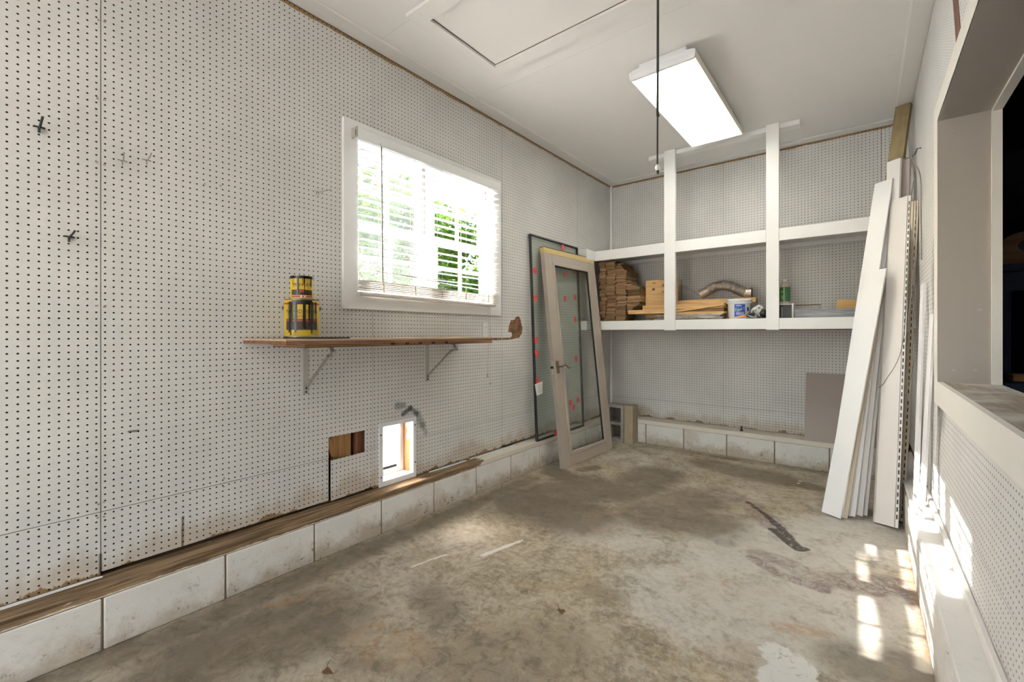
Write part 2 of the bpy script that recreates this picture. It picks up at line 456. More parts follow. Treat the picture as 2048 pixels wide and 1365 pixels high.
M['screw_head'] = plain('painted_screw', (.42, .36, .28), .5, .2, .3)
def floormat():
    n = NT('concrete_floor'); P = n.pos()
    big = n.noise(P, 1.1, 6, 0.65, 0.4); med = n.noise(P, 5.5, 8, 0.72, 0.8); fine = n.noise(P, 30, 7, 0.78, 0.5)
    mm = n.noise(n.vadd(P, (3.1, 1.7, 0)), 13, 7, 0.74, 0.7); warm = n.noise(n.vadd(P, (9, 4, 0)), 2.2, 6, 0.7, 0.5)
    col = n.mix(n.sstep(med, 0.34, 0.66), (0.215, 0.18, 0.125), (0.46, 0.405, 0.32))
    col = n.mix(n.mul(n.sstep(warm, 0.42, 0.66), 0.55), col, (0.40, 0.305, 0.18))
    col = n.mix(n.mul(n.sstep(big, 0.45, 0.66), 0.4), col, (0.52, 0.475, 0.41))
    col = n.mix(n.sstep(mm, 0.50, 0.64, 0.0, 0.62), col, (0.145, 0.12, 0.08))
    col = n.mix(n.sstep(fine, 0.46, 0.62, 0.0, 0.45), col, (0.60, 0.535, 0.44))
    col = n.mix(n.sstep(fine, 0.46, 0.36, 0.0, 0.45), col, (0.15, 0.125, 0.09))
    at = n.N.new('ShaderNodeVertexColor'); at.layer_name = 'stain'
    at2 = n.N.new('ShaderNodeVertexColor'); at2.layer_name = 'stain_b'
    s = n.sep(at.outputs[0]); s2 = n.sep(at2.outputs[0])
    rag = n.mul(n.sub(n.add(n.mul(med, 0.45), n.add(n.mul(mm, 0.30), n.mul(fine, 0.25))), 0.5), 3.4)
    def msk(c, lo=0.10, hi=0.95): return n.sstep(n.add(c, n.mul(rag, n.math('MINIMUM', n.mul(c, 2.0), 1.0))), lo, hi)
    hf = n.noise(n.vadd(P, (1.3, 7.7, 0)), 24, 8, 0.8, 1.0); lf_ = n.noise(n.vadd(P, (5.3, 2.7, 0)), 8, 6, 0.75, 0.8)
    pt = n.sstep(n.add(n.mul(hf, .55), n.mul(lf_, .45)), 0.42, 0.56, 0.15, 1.0); pt2 = n.sstep(n.add(n.mul(hf, .7), n.mul(lf_, .3)), 0.40, 0.47, 0.0, 1.0)
    col = n.mix(n.mul(msk(s2[0]), 0.72), col, (0.62, 0.605, 0.58))
    col = n.mix(n.mul(msk(s[0]), 0.80), col, (0.115, 0.090, 0.060))
    col = n.mix(n.mul(n.mul(msk(s2[1], .2, .8), pt), 0.85), col, (0.17, 0.115, 0.11))
    col = n.mix(n.mul(n.mul(msk(s[1], .2, .9), pt), 0.75), col, (0.42, 0.22, 0.085))
    col = n.mix(n.mul(n.mul(msk(s[2], .38, .62), pt2), 0.95), col, (0.72, 0.72, 0.71))
    col = n.mix(n.mul(n.mul(msk(s2[2], .30, .65), pt2), 0.90), col, (0.022, 0.017, 0.014))
    col = n.mix(1.0, col, (0.88, 0.865, 0.84), 'MULTIPLY')
    n.bump(n.add(n.mul(fine, 0.6), n.mul(med, 0.6)), 0.25, 0.004)
    rg = n.sstep(n.noise(P, 3, 4), 0.3, 0.7, 0.42, 0.75)
    return n.fin(col, rg, spec=0.4)
M['floor'] = floormat()
def blockmat(name, z0=0.0):
    n = NT(name); P = n.pos(); z = n.sep(P)[2]
    p = n.vadd(P, n.vmul(n.rnd(), (9, 5, 2)))
    col = n.mix(n.noise(p, 7, 4), (0.66, 0.63, 0.585), (0.80, 0.78, 0.75))
    dn = n.noise(p, 5.0, 6, 0.7); dz = n.add(z, n.mul(n.sub(dn, 0.5), 0.34))
    col = n.mix(n.sstep(dz, -0.01, 0.13, 0.80, 0.0), col, (0.36, 0.29, 0.20))
    col = n.mix(n.mul(n.sstep(n.noise(p, 34, 6, .75), .56, .68), n.sstep(dz, .02, .17, .9, 0.10)), col, (.09, .065, .04))
    col = n.mix(n.sstep(n.noise(p, 3.1, 4), .60, .72, 0, .40), col, (.45, .36, .25))
    n.bump(n.noise(p, 70, 4), .5, .003)
    return n.fin(col, 0.8, spec=.25)
M['block'] = blockmat('white_painted_block')
M['mortar'] = plain('dirty_mortar', (0.20, 0.155, 0.10), 0.95, 0, .3, 30, .5)
def sillmat():
    n = NT('worn_sill_plate'); P = n.pos(); y = n.sep(P)[1]
    q = n.vmul(P, (30, 1.2, 30))
    f = n.noise(q, 2.0, 6, 0.65, 0.4)
    col = n.mix(n.sstep(f, .35, .65), (0.10, 0.06, 0.032), (0.30, 0.205, 0.12))
    pn = n.noise(n.vmul(P, (9, 1.6, 9)), 2.2, 6, 0.7)
    edge = n.add(pn, n.sstep(y, 2.32, 2.62, 0.0, 0.5))
    col = n.mix(n.sstep(edge, 0.66, 0.70), col, (0.72, 0.66, 0.57))
    zc = n.add(n.sep(P)[2], n.mul(n.sub(n.noise(n.vmul(P, (3, 3, 3)), 4, 5, .7), .5), .022))
    col = n.mix(n.sstep(zc, 0.200, 0.203, 1.0, 0.0), col, (0.66, 0.58, 0.45))
    n.bump(f, .4, .003)
    return n.fin(col, .8, spec=.2)
M['sill_plate'] = sillmat()
M['back_plate'] = painted('back_plate_paint', (0.72, 0.66, 0.57), .7, .08, 5, .2, .3, (.4, .27, .13))

# ---------------------------------------------------------------- floor
def paint_floor():
    x0, x1, y0, y1, st = -2.45, 0.47, YF - .1, 4.90, 0.013
    nx, ny = int((x1-x0)/st)+1, int((y1-y0)/st)+1
    xs = np.linspace(x0, x1, nx); ys = np.linspace(y0, y1, ny)
    XX, YY = np.meshgrid(xs, ys)
    ch = {k: np.zeros_like(XX) for k in ('dark','rust','white','pale','purple','black')}
    def seg(k, pts, w, st_=1.0, soft=None):
        pp = [pZ(*p) for p in pts]
        if len(pp) == 1: pp = pp * 2
        soft_ = soft if soft is not None else w
        d = np.full_like(XX, 1e9)
        for a, b in zip(pp[:-1], pp[1:]):
            dx, dy = b.x-a.x, b.y-a.y; L2 = dx*dx+dy*dy+1e-9
            t = np.clip(((XX-a.x)*dx+(YY-a.y)*dy)/L2, 0, 1)
            d = np.minimum(d, np.hypot(XX-a.x-t*dx, YY-a.y-t*dy))
        m = st_*np.clip(1-(d-w)/soft_, 0, 1)
        ch[k] = np.maximum(ch[k], m)
    def ring(u, v, R, w, st_):
        c = pZ(u, v); d = np.abs(np.hypot(XX-c.x, YY-c.y)-R); ch['rust'] = np.maximum(ch['rust'], st_*np.clip(1-(d-w)/.01, 0, 1))
    # pale worn zone towards the right wall and centre, plus a painted pet door glow
    seg('pale', [(1450,1120),(1640,1080),(1760,1075)], .20, .75, .25)
    seg('pale', [(1380,1200),(1600,1230),(1780,1230)], .22, .7, .25)
    seg('pale', [(1180,1060),(1420,1120)], .12, .5, .25)
    seg('pale', [(930,1080)], .14, .5, .2)  # pool of light from the pet door, put into the floor colour
    seg('pale', [(1290,925),(1250,915)], .10, .5, .2)
    # dark dirt
    seg('dark', [(1110,945),(1135,955)], .07, .95, .10)
    seg('dark', [(1165,940),(1190,936)], .04, .8, .05)
    seg('dark', [(1180,975),(1060,1005),(1150,1030)], .18, .90, .25)
    seg('dark', [(1310,950),(1250,985)], .14, .88, .2)
    seg('dark', [(1420,930),(1560,960)], .12, .78, .15)
    seg('dark', [(1570,962),(1625,975)], .07, .85, .06)
    seg('dark', [(1430,914),(1470,920)], .03, .85, .03)
    seg('dark', [(1390,1000),(1300,1030),(1410,1045)], .15, .78, .22)
    seg('dark', [(1450,1085)], .04, .6, .06)
    seg('dark', [(860,1190),(885,1230)], .04, .55, .12)
    seg('dark', [(1190,1180),(1225,1195)], .03, .55, .09)
    seg('dark', [(700,1325),(770,1335)], .02, .55, .07)
    seg('dark', [(380,1330),(500,1280),(620,1240)], .12, .78, .25)
    seg('dark', [(900,1340),(1100,1300)], .10, .5, .25)
    seg('dark', [(1700,1320),(1840,1340)], .07, .65, .10)
    seg('dark', [(60,1365),(330,1280),(640,1140),(900,1030),(1060,960)], .04, .75, .12)
    seg('dark', [(1290,893),(1480,920),(1650,948)], .02, .5, .06)
    # black tar streak
    seg('black', [(1495,1005),(1520,1022),(1545,1042),(1575,1072),(1602,1098)], .012, .80, .016)
    seg('black', [(1545,1060),(1575,1084),(1598,1100),(1610,1099)], .014, .95, .020)
    seg('black', [(1548,1045),(1580,1075)], .020, .70, .014)
    # purple-brown stains
    seg('purple', [(1440,980),(1500,1010),(1545,1050)], .06, .65, .08)
    seg('purple', [(1505,1117),(1560,1150),(1645,1180)], .018, 1.1, .03)
    seg('purple', [(1520,1110),(1580,1130),(1640,1165)], .05, .62, .05)
    seg('purple', [(1690,1165),(1760,1170),(1835,1180)], .05, .95, .07)
    seg('purple', [(1745,1165),(1750,1185)], .03, .8, .03)
    seg('purple', [(1825,1195),(1835,1225)], .02, .8, .02)
    # rust
    seg('rust', [(530,1212),(570,1208)], .008, .9, .012); seg('rust', [(575,1206),(602,1200),(606,1192)], .005, .9, .01)
    seg('rust', [(632,1183),(680,1167)], .003, .9, .005)
    seg('rust', [(740,1280),(810,1305)], .07, .5, .12)
    seg('rust', [(1560,1255),(1660,1268)], .02, .7, .04)
    seg('rust', [(1450,1163)], .012, .8, .015); seg('rust', [(1450,1171)], .010, .8, .015)
    seg('rust', [(1815,1110),(1835,1200),(1860,1320)], .010, .75, .025)
    seg('rust', [(1630,985)], .04, .5, .05)
    seg('rust', [(1265,915)], .05, .5, .06); seg('rust', [(1240,1020),(1180,1030)], .03, .45, .06)
    seg('rust', [(1480,1300)], .05, .45, .07)
    ring(671, 1207, .045, .0005, .85); ring(838, 1218, .05, .0005, .6)
    # white paint splashes
    seg('white', [(1560,1310),(1600,1345),(1560,1365)], .045, .75, .05)
    seg('white', [(966,1112),(1005,1096),(1044,1082)], .008, 1, .012)
    seg('white', [(826,1134),(858,1121),(893,1110)], .003, .95, .009)
    seg('white', [(1600,963)], .012, 1, .008); seg('white', [(1597,967)], .010, 1, .008)
    verts = np.stack([XX.ravel(), YY.ravel(), np.zeros(nx*ny)], 1)
    i = np.arange(nx*ny).reshape(ny, nx)
    faces = np.stack([i[:-1,:-1].ravel(), i[:-1,1:].ravel(), i[1:,1:].ravel(), i[1:,:-1].ravel()], 1)
    me = bpy.data.meshes.new('floor')
    me.from_pydata(verts.tolist(), [], faces.tolist())
    for nm, ks in (('stain', ('dark','rust','white')), ('stain_b', ('pale','purple','black'))):
        ca = me.color_attributes.new(nm, 'FLOAT_COLOR', 'POINT')
        arr = np.ones((nx*ny, 4), np.float32)
        for j, k in enumerate(ks): arr[:, j] = ch[k].ravel()
        ca.data.foreach_set('color', arr.ravel())
    me.materials.append(M['floor'])
    o = bpy.data.objects.new('floor', me); COL.objects.link(o)
    tag(o, 'stained bare concrete floor of the storage room', 'floor', kind='structure')
paint_floor()

# ---------------------------------------------------------------- panels helper
def cut_panel(a0, a1, b0, b1, rects, polys, fn, ext):
    """rectangular sheet minus rectangles (may cross edges) minus polygons (inside one cell)"""
    mb = MB()
    rs = [(max(a0, r[0]), min(a1, r[1]), max(b0, r[2]), min(b1, r[3])) for r in rects]
    rs = [r for r in rs if r[1] - r[0] > 1e-5 and r[3] - r[2] > 1e-5]
    if not rs:
        return mb.plate(rect(a0, a1, b0, b1), polys, fn, ext)
    A = sorted({a0, a1, *[r[0] for r in rs], *[r[1] for r in rs]})
    for i in range(len(A) - 1):
        c0, c1 = A[i], A[i+1]; am = (c0 + c1) / 2
        B = sorted([(r[2], r[3]) for r in rs if r[0] <= am <= r[1]])
        z = b0; spans = []
        for (h0, h1) in B:
            if h0 > z: spans.append((z, h0))
            z = max(z, h1)
        if z < b1: spans.append((z, b1))
        for (s0, s1) in spans:
            ps = [p for p in polys if c0 < p[0][0] < c1 and s0 < p[0][1] < s1]
            mb.plate(rect(c0, c1, s0, s1), ps, fn, ext)
    return mb

# ---------------------------------------------------------------- left wall
WIN = (1.465, 2.670, 1.405, 2.335)      # window opening y0,y1,z0,z1
PET = (1.640, 1.882, 0.262, 0.606)      # pet door opening
HOLE = (1.293, 1.523, 0.478, 0.602)     # cut-out
wl = cut_panel(YF, YB + .2, 0.195, ZC + .1, [WIN, PET], [], lambda a, b: (-2.425, a, b), (-0.025, 0, 0)).build(
    'wall_left', M['sheath'], label='left wall of white pegboard on a painted block base', cat='wall', kind='structure')
fnL = lambda a, b: (XL, a, b)
seams = [YF, -0.863, 0.3565, 1.5755, 2.795, 4.014, YB]
FLAP = (1.293, 1.523, 0.20, 0.490)
torn = [pxl(*p) for p in ((1022,641),(1029,640),(1032,634),(1038,633),(1042,640),(1043,648),(1046,656),(1044,668),(1039,676),(1033,677),(1026,679))] + [(2.93,1.126),(2.80,1.122),(2.80,1.141),(2.91,1.142)] + [pxl(*p) for p in ((1024,672),(1023,665),(1016,664),(1018,652))]
SLIT = (2.60, 2.80, 1.122, 1.142)
g = 0.0012
for i in range(len(seams) - 1):
    a0, a1 = seams[i] + g, seams[i+1] - g
    cut_panel(a0, a1, 0.4865, 2.893, [WIN, PET, HOLE] + ([SLIT] if a0 < 2.7 else []), [torn] if 2.7 < a0 < 3 else [], fnL, (-.005, 0, 0)).build('pegboard_panel', M['peg_left'], wl)
    cut_panel(a0, a1, 0.240 + (0.012 if i in (2, 4) else 0), 0.4840, [PET, FLAP], [], fnL, (-.005, 0, 0)).build('pegboard_panel', M['peg_left'], wl)
# loose flap under the cut-out, hinged at its right edge and standing proud on the left
fl_mb = MB().plate(rect(1.302, 1.521, 0.250, 0.474), [], lambda a, b: (XL + .002 + (1.521 - a) * 0.05, a, b), (-.005, 0, 0))
fl_mb.build('loose_panel_piece', M['peg_left'], wl, label='loose square of pegboard below the cut-out')
cut_panel(2.52, 3.14, 1.09, 1.36, [], [], lambda a, b: (XL - .0055, a, b), (-.003, 0, 0)).build('torn_hardboard', M['peg_torn'], wl, label='brown torn hardboard showing through the hole')
# cavity lumber seen through the cut-out
for (y0, y1, x0, x1, m) in ((1.262, 1.300, -2.42, -2.345, 'stud_red'), (1.335, 1.378, -2.40, -2.372, 'stud_pine'), (1.380, 1.420, -2.402, -2.372, 'stud_pine'), (1.422, 1.458, -2.40, -2.372, 'stud_pine'), (1.478, 1.535, -2.42, -2.350, 'stud_red')):
    MB().box(x0, x1, y0, y1, 0.236, 1.2).build('stud', M[m], wl)
MB().beam((-2.36, 1.30, .60), (-2.36, 1.345, .48), .03, .012, (0, 1, 0)).build('wood_scrap', M['stud_pine'], wl)
for (u, v) in ((197,40),(209,44),(195,197),(209,200),(194,325),(209,330),(194,612),(209,614),(197,1009),(208,1005),(195,1036),(208,1034),(372,122),(441,372),(409,368),(448,957),(447,974),(740,690),(752,692)):
    y, zz = pxl(u, v); MB().tube([(XL, y, zz), (XL + .0018, y, zz)], .0045, 8).build('panel_screw', M['screw_head'], wl)
# base blocks, mortar, sill plates
MB().box(-2.42, XB - .006, YF, YB, 0.0, 0.194).build('mortar', M['mortar'], wl)
J = 0.4064; yj = 0.3455 - 7 * J
while yj < YB - .2:
    y0, y1 = max(YF, yj + .0035), min(yj + J - .0035, 4.60)
    if y1 > YF + .05 and y1 - y0 > .03:
        MB().box(-2.40, XB, y0, y1, 0.0, 0.193).bevelled(.004).build('block', M['block'], wl)
    yj += J
for (y0, y1) in ((YF, -0.55), (-0.546, 2.413), (2.417, 4.60)):
    MB().box(-2.424, XB - .003, y0, y1, 0.195, 0.2335).bevelled(.003).build('sill_plate', M['sill_plate'], wl)
# peeling strips of paint along the sill
for (y0, y1, x, w) in ((-.2, .36, XL + .006, .012), (2.02, 2.36, XL + .012, .02), (2.42, 2.95, XL + .012, .018)):
    MB().prism([(x, y0, .2345), (x + w * .3, y0 - .02, .2345), (x + w, (y0+y1)/2, .2345), (x + w*.8, y1, .2345), (x, y1 - .02, .2345)], (0, 0, .006)).build('paint_strip', M['white_wood'], wl)
MB().box(-2.425, -2.332, YF, YB, 2.86, ZC).build('top_plate', M['sheath'], wl)

# ---------------------------------------------------------------- back wall
wb = MB().box(XO, 0.6, YB + .09, YB + .15, 0, ZC + .1).build('wall_back', M['sheath'], label='back wall of white pegboard behind the shelf unit', cat='wall', kind='structure')
xs = [XL + .001, -1.107, 0.112, XR]
for i in range(3):
    for (z0, z1) in ((0.252, 0.4415), (0.444, 2.893)):
        MB().plate(rect(xs[i] + g, xs[i+1] - g, z0, z1), [], lambda a, b: (a, YB, b), (0, .005, 0)).build('pegboard_panel', M['peg_back'], wb)
MB().box(XB, XK, YK + .007, YB + .08, 0, 0.203).build('mortar', M['mortar'], wb)
bj = [-2.216] + [pY(u, v, YK).x for (u, v) in ((1291.5, 866), (1367, 872), (1453, 885), (1549, 903), (1659, 925))] + [XK]
for a, b in zip(bj[:-1], bj[1:]):
    if b - a > .02: MB().box(a + .004, b - .004, YK, YK + .15, 0, 0.204).bevelled(.004).build('block', M['block'], wb)
MB().box(XB, XK, YK - .002, YB + .08, 0.206, 0.248).bevelled(.003).build('sill_plate', M['back_plate'], wb)
MB().box(XL, XR, YB + .006, YB + .09, 2.86, ZC).build('top_plate', M['sheath'], wb)
MB().box(XL, XL + .022, YB - .022, YB, 0.25, 2.90).build('trim_1', M['white_wood'], label='thin white corner strip between left and back walls', cat='trim', kind='structure')

# ---------------------------------------------------------------- right wall with pass-through opening
OP = (0.55, 2.834, 0.955, 2.164)
wr = cut_panel(YF, YB + .09, 0.0, ZC + .1, [OP], [], lambda a, b: (0.30, a, b), (0.155, 0, 0)).build(
    'wall_right', M['sheath'], label='right wall of white pegboard with a pass-through opening', cat='wall', kind='structure')
fnR = lambda a, b: (XR, a, b)
rs = [YF, 0.30, 1.52, 3.66, YB]
for i in range(4):
    for (z0, z1) in ((0.30, 0.4865), (0.489, 2.893)):
        cut_panel(rs[i] + g, rs[i+1] - g, z0, z1, [OP], [], fnR, (.005, 0, 0)).build('pegboard_panel', M['peg_right'], wr)
MB().prism([(XR - .002, *pxr(1906, -10)), (XR - .002, *pxr(1916, -10)), (XR - .002, *pxr(1924, 85)), (XR - .002, *pxr(1914, 97))], (.002, 0, 0)).build('bare_strip', M['stud_red'], wr, label='bare brown strip above the opening')
# base
MB().box(XK + .006, .30, YF, YB, 0, .24).build('mortar', M['mortar'], wr)
yj = 3.452 - 16 * J
while yj < 4.58:
    y0, y1 = max(YF, yj + .003), min(yj + J - .003, 4.60)
    if y1 > YF + .05 and y1 - y0 > .03:
        MB().box(XK, .29, y0, y1, 0, .243).bevelled(.006, 2).build('block', M['block'] if y0 < 3.4 else M['bare_and_shaded_block'], wr)  # far blocks darker: shade of the leaning siding is put into their colour
    yj += J
for (y0, y1, zt) in ((YF, 1.35, .278), (1.354, 3.44, .278), (3.444, 4.60, .262)):
    MB().box(XK + .004, .29, y0, y1, .244, zt).bevelled(.004).build('sill_plate', M['white_worn'], wr)
MB().box(XR - .02, XR, YF, 3.42, .2785, .312).bevelled(.005).build('baseboard_right', M['white_worn'], label='narrow white strip along the foot of the right pegboard', cat='trim', kind='structure')
# opening trim
tr = thing('trim_2', (XR, 1.7, OP[2]), 'cream casing, grey jamb and weathered sill around the pass-through opening', 'trim', kind='structure')
cw = .018
MB().box(XR - cw, XR, OP[1], OP[1] + .135, OP[2] - .108, OP[3] + .095).build('casing', M['cream_wood'], tr)
MB().box(XR - cw, XR, OP[0] - .1, OP[1], OP[2] - .108, OP[2] + .001).build('casing', M['cream_wood'], tr)
MB().box(XR - cw, XR, OP[0] - .1, OP[1], OP[3], OP[3] + .095).build('casing', M['cream_wood'], tr)
MB().box(XR - cw, .445, OP[1] - .002, OP[1] + .01, OP[2], OP[3]).build('jamb', M['grey_jamb'], tr)
MB().box(XR - cw, .445, OP[0], OP[1], OP[3] - .002, OP[3] + .01).build('head_jamb', M['grey_jamb'], tr)
MB().box(XR, .470, OP[0], OP[1], OP[2] - .012, OP[2] + .001).build('sill_board', M['grey_sill'], tr)
MB().box(.438, .470, OP[1] - .010, OP[1] + .01, OP[2], OP[3]).build('stop', M['cream_wood'], tr)
MB().box(.438, .470, OP[0], OP[1], OP[3] - .012, OP[3] + .01).build('stop', M['cream_wood'], tr)
for (u, v) in ((1908, 741), (1952, 741), (1905, 262), (1960, 620)):
    p = pY(u, v, OP[1] - .002); MB().tube([p, p + Vector((0, -.0025, 0))], .006, 8).build('screw', M['metal'], tr)

# ---------------------------------------------------------------- front wall (behind camera) with a doorway added to let in fill light
wf = cut_panel(XO, .6, 0, ZC + .1, [(-1.9, -.1, 0, 2.25)], [], lambda a, b: (a, YF, b), (0, -.12, 0)).build(
    'wall_front', M['white_worn'], label='white wall behind the camera with a wide doorway added for fill light', cat='wall', kind='structure')

# ---------------------------------------------------------------- ceiling
ceil = MB().box(XO, .60, YF - .1, YB + .15, ZC + .013, ZC + .10).build('ceiling', M['sheath'], label='white textured ceiling with panel seams', cat='ceiling', kind='structure')
HX0, HX1, HY0, HY1 = -1.857, -0.45, 1.62, 2.166
for (y0, y1) in ((YF, -0.05), (-0.048, 1.563), (1.5645, 2.396), (2.3975, 3.616), (3.6175, YB)):
    MB().box(XL - .1, .30, y0, y1, ZC, ZC + .012).build('ceiling_panel', M['ceiling'], ceil)
hat = thing('attic_hatch', (-1.15, 1.9, ZC), 'white attic hatch with raised casing in the ceiling', 'hatch', kind='structure')
MB().box(HX0 + .006, HX1, HY0 + .004, HY1 - .006, ZC - .003, ZC).build('hatch_panel', M['ceil_trim'], hat)
MB().box(-1.942, HX1 + .09, 1.52, HY0, ZC - .019, ZC).build('casing', M['ceil_trim'], hat)
MB().box(-1.942, HX0, HY0, 2.255, ZC - .019, ZC).build('casing', M['ceil_trim'], hat)
MB().box(HX0, HX1 + .09, HY1, 2.255, ZC - .019, ZC).build('casing', M['ceil_trim'], hat)
MB().box(HX0 + .0005, HX1, HY1 - .005, HY1 - .001, ZC - .0045, ZC - .003).build('gap_edge', M['ply_dark'], hat)
MB().box(HX0 + .001, HX0 + .005, HY0, HY1, ZC - .0045, ZC - .003).build('gap_edge', M['ply_dark'], hat)
def cove(y0, y1, x, sgn): return [(0, 0), (0, -.010), (.085, -.010), (.10, -.004), (.10, 0)]
MB().sweep((XL - .001, YF, ZC), (XL - .001, YB, ZC), [(0, 0), (0, .010), (.100, .010), (.112, .003), (.112, 0)], (1, 0, 0)).build('trim_3', M['ceil_trim'], label='flat white ceiling trim along the left wall', cat='trim', kind='structure')
MB().sweep((XR + .001, YF, ZC), (XR + .001, YB, ZC), [(0, 0), (0, .010), (-.088, .010), (-.098, .003), (-.098, 0)], (1, 0, 0)).build('trim_4', M['ceil_trim'], label='flat white ceiling trim along the right wall', cat='trim', kind='structure')
MB().box(XL + .112, XR - .098, YB - .115, YB, ZC - .013, ZC).bevelled(.005, 2).build('trim_5', M['ceil_trim'], label='white ceiling trim along the back wall', cat='trim', kind='structure')

# ---------------------------------------------------------------- window
win = thing('window_1', (-2.42, 2.07, WIN[2]), 'white double-hung twin window in the left wall', 'window', kind='structure')
def wbox(name, x0, x1, y0, y1, z0, z1, m='white_wood', par=None): return MB().box(x0, x1, y0, y1, z0, z1).build(name, M[m], par or win)
# interior casing
CA = (1.374, 2.762, 1.322, 2.412)
cs = .019
wbox('casing', XL, XL + cs, CA[0], WIN[0], CA[2], CA[3]); wbox('casing', XL, XL + cs, WIN[1], CA[1], CA[2], CA[3])
wbox('casing', XL, XL + cs, WIN[0], WIN[1], WIN[3], CA[3]); wbox('casing', XL, XL + cs, WIN[0], WIN[1], CA[2], WIN[2])
# jamb liners
wbox('jamb', -2.455, XL, WIN[0] - .004, WIN[0] + .012, WIN[2], WIN[3]); wbox('jamb', -2.455, XL, WIN[1] - .012, WIN[1] + .004, WIN[2], WIN[3])
wbox('head', -2.455, XL, WIN[0], WIN[1], WIN[3] - .012, WIN[3] + .004); wbox('window_sill', -2.50, XL, WIN[0], WIN[1], WIN[2] - .004, WIN[2] + .015)
# centre mullion
ym = 2.068
wbox('mullion', -2.455, -2.375, ym - .04, ym + .04, WIN[2] + .015, WIN[3] - .012)
def sash(y0, y1, z0, z1, x, fw=.038):
    s_ = MB()
    s_.box(x - .015, x + .015, y0, y0 + fw, z0, z1); s_.box(x - .015, x + .015, y1 - fw, y1, z0, z1)
    s_.box(x - .015, x + .015, y0 + fw, y1 - fw, z0, z0 + fw); s_.box(x - .015, x + .015, y0 + fw, y1 - fw, z1 - fw, z1)
    so = s_.build('sash', M['white_wood'], win)
    yc, zc = (y0 + y1) / 2, (z0 + z1) / 2
    MB().box(x - .009, x + .009, yc - .010, yc + .010, z0 + fw, z1 - fw).build('muntin', M['white_wood'], so)
    for (ya, yb_) in ((y0 + fw, yc - .0101), (yc + .0101, y1 - fw)): MB().box(x - .0085, x + .0085, ya, yb_, zc - .008, zc + .008).build('muntin', M['white_wood'], so)
    for (a, b) in ((y0 + fw, yc - .010), (yc + .010, y1 - fw)):
        for (c, d) in ((z0 + fw, zc - .008), (zc + .008, z1 - fw)):
            MB().sheet([(x, a, c), (x, b, c), (x, b, d), (x, a, d)]).build('pane', M['window_glass'], so)
zm = 1.845
for (y0, y1) in ((WIN[0] + .012, ym - .04), (ym + .04, WIN[1] - .012)):
    sash(y0, y1, WIN[2] + .015, zm + .02, -2.395); sash(y0, y1, zm - .02, WIN[3] - .012, -2.428)
wbox('track', -2.400, -2.376, ym + .040, ym + .048, zm + .02, WIN[3] - .012, 'wand'); wbox('track', -2.400, -2.376, WIN[1] - .022, WIN[1] - .0125, zm + .02, WIN[3] - .012, 'wand')
wbox('track', -2.400, -2.376, ym - .048, ym - .040, zm + .02, WIN[3] - .012, 'wand')
MB().sheet([(-2.447, a, b) for a, b in rect(WIN[0] + .013, ym - .041, WIN[2] + .016, WIN[3] - .013)]).build('insect_screen', M['screen'], win)

# ---------------------------------------------------------------- blind
BY0, BY1, BX = 1.432, 2.682, -2.276
bl = thing('venetian_blind', (BX, 2.05, 1.405), 'white horizontal slat blind hanging open over the window', 'blind')
MB().box(-2.306, BX + .022, BY0 - .002, BY1, 2.302, 2.352).bevelled(.002).build('headrail', M['blind'], bl)
MB().box(BX + .022, BX + .030, BY0 - .004, BY1 + .002, 2.296, 2.356).bevelled(.002).build('valance', M['blind'], bl)
MB().box(-2.306, BX + .026, BY0 - .010, BY0 - .003, 2.300, 2.356).build('end_bracket', M['grey_jamb'], bl)
MB().box(BX + .012, BX + .016, BY0 - .0115, BY0 - .010, 2.306, 2.340).build('bracket_slot', M['black'], bl)
def slat(z, dz=0.0, tilt=0.06, m='blind', y0=BY0 + .022, y1=BY1):
    mb = MB(); n_ = 4
    for i in range(n_ + 1):
        t = i / n_; x = BX - .025 + .05 * t; zz = z + .0022 * math.sin(math.pi * t) - (t - .5) * .05 * tilt
        for (yy, d_) in ((y0, 0), (y1, dz)):
            mb.v += [Vector((x, yy, zz + d_)), Vector((x, yy, zz + d_ + .0034))]
    for i in range(n_):
        b = i * 4
        mb.f += [(b, b+2, b+6, b+4), (b+1, b+5, b+7, b+3), (b, b+4, b+5, b+1), (b+2, b+3, b+7, b+6)]
    mb.f += [(0, 1, 3, 2), (4*n_, 4*n_+2, 4*n_+3, 4*n_+1)]
    return mb.build('slat', M[m], bl)
z = 2.283
for i in range(17):
    slat(z - .0463 * i, tilt=0.05 + random.uniform(-.02, .02), dz=random.uniform(-.002, .002))
slat(1.553, dz=-.055, tilt=.15)
for i in range(6):
    slat(1.483 - i * .0105, dz=-.014 - .001 * i, m='blind_dirty', y1=BY1 - .004 * i, tilt=random.uniform(-.04, .04))
MB().sweep((BX, BY0 + .018, 1.408), (BX, BY1 - .045, 1.392), [(-.025, 0), (-.022, -.010), (.022, -.010), (.025, 0), (.022, .008), (-.022, .008)], (1, 0, 0)).build('bottom_rail', M['blind_dirty'], bl)
for y in (1.60, 1.84, 2.07, 2.30, 2.545):
    for dx in (-.0265, .0265):
        MB().tube([(BX + dx, y, 2.30), (BX + dx, y + .002, 1.41)], .0009, 5).build('ladder_cord', M['cord'], bl)
    MB().prism([(BX + .0275, y - .004, 1.425), (BX + .0275, y + .005, 1.42), (BX + .0275, y + .004, 1.480), (BX + .0275, y - .005, 1.482)], (.001, 0, 0)).build('tape_knot', M['cord'], bl)
MB().tube([(BX + .036, 1.578, 2.285), (BX + .037, 1.585, 1.485)], .0042, 8).build('tilt_wand', M['wand'], bl)
MB().tube([(BX + .028, 1.575, 2.312), (BX + .036, 1.578, 2.283)], .002, 6).build('wand_hook', M['metal'], bl)
pc = [pX(u, v, BX + .036) for (u, v) in ((978, 374), (978, 470), (977, 600), (976, 690), (975, 748))]
MB().tube(pc, .0011, 6).build('pull_cord', M['cord'], bl)
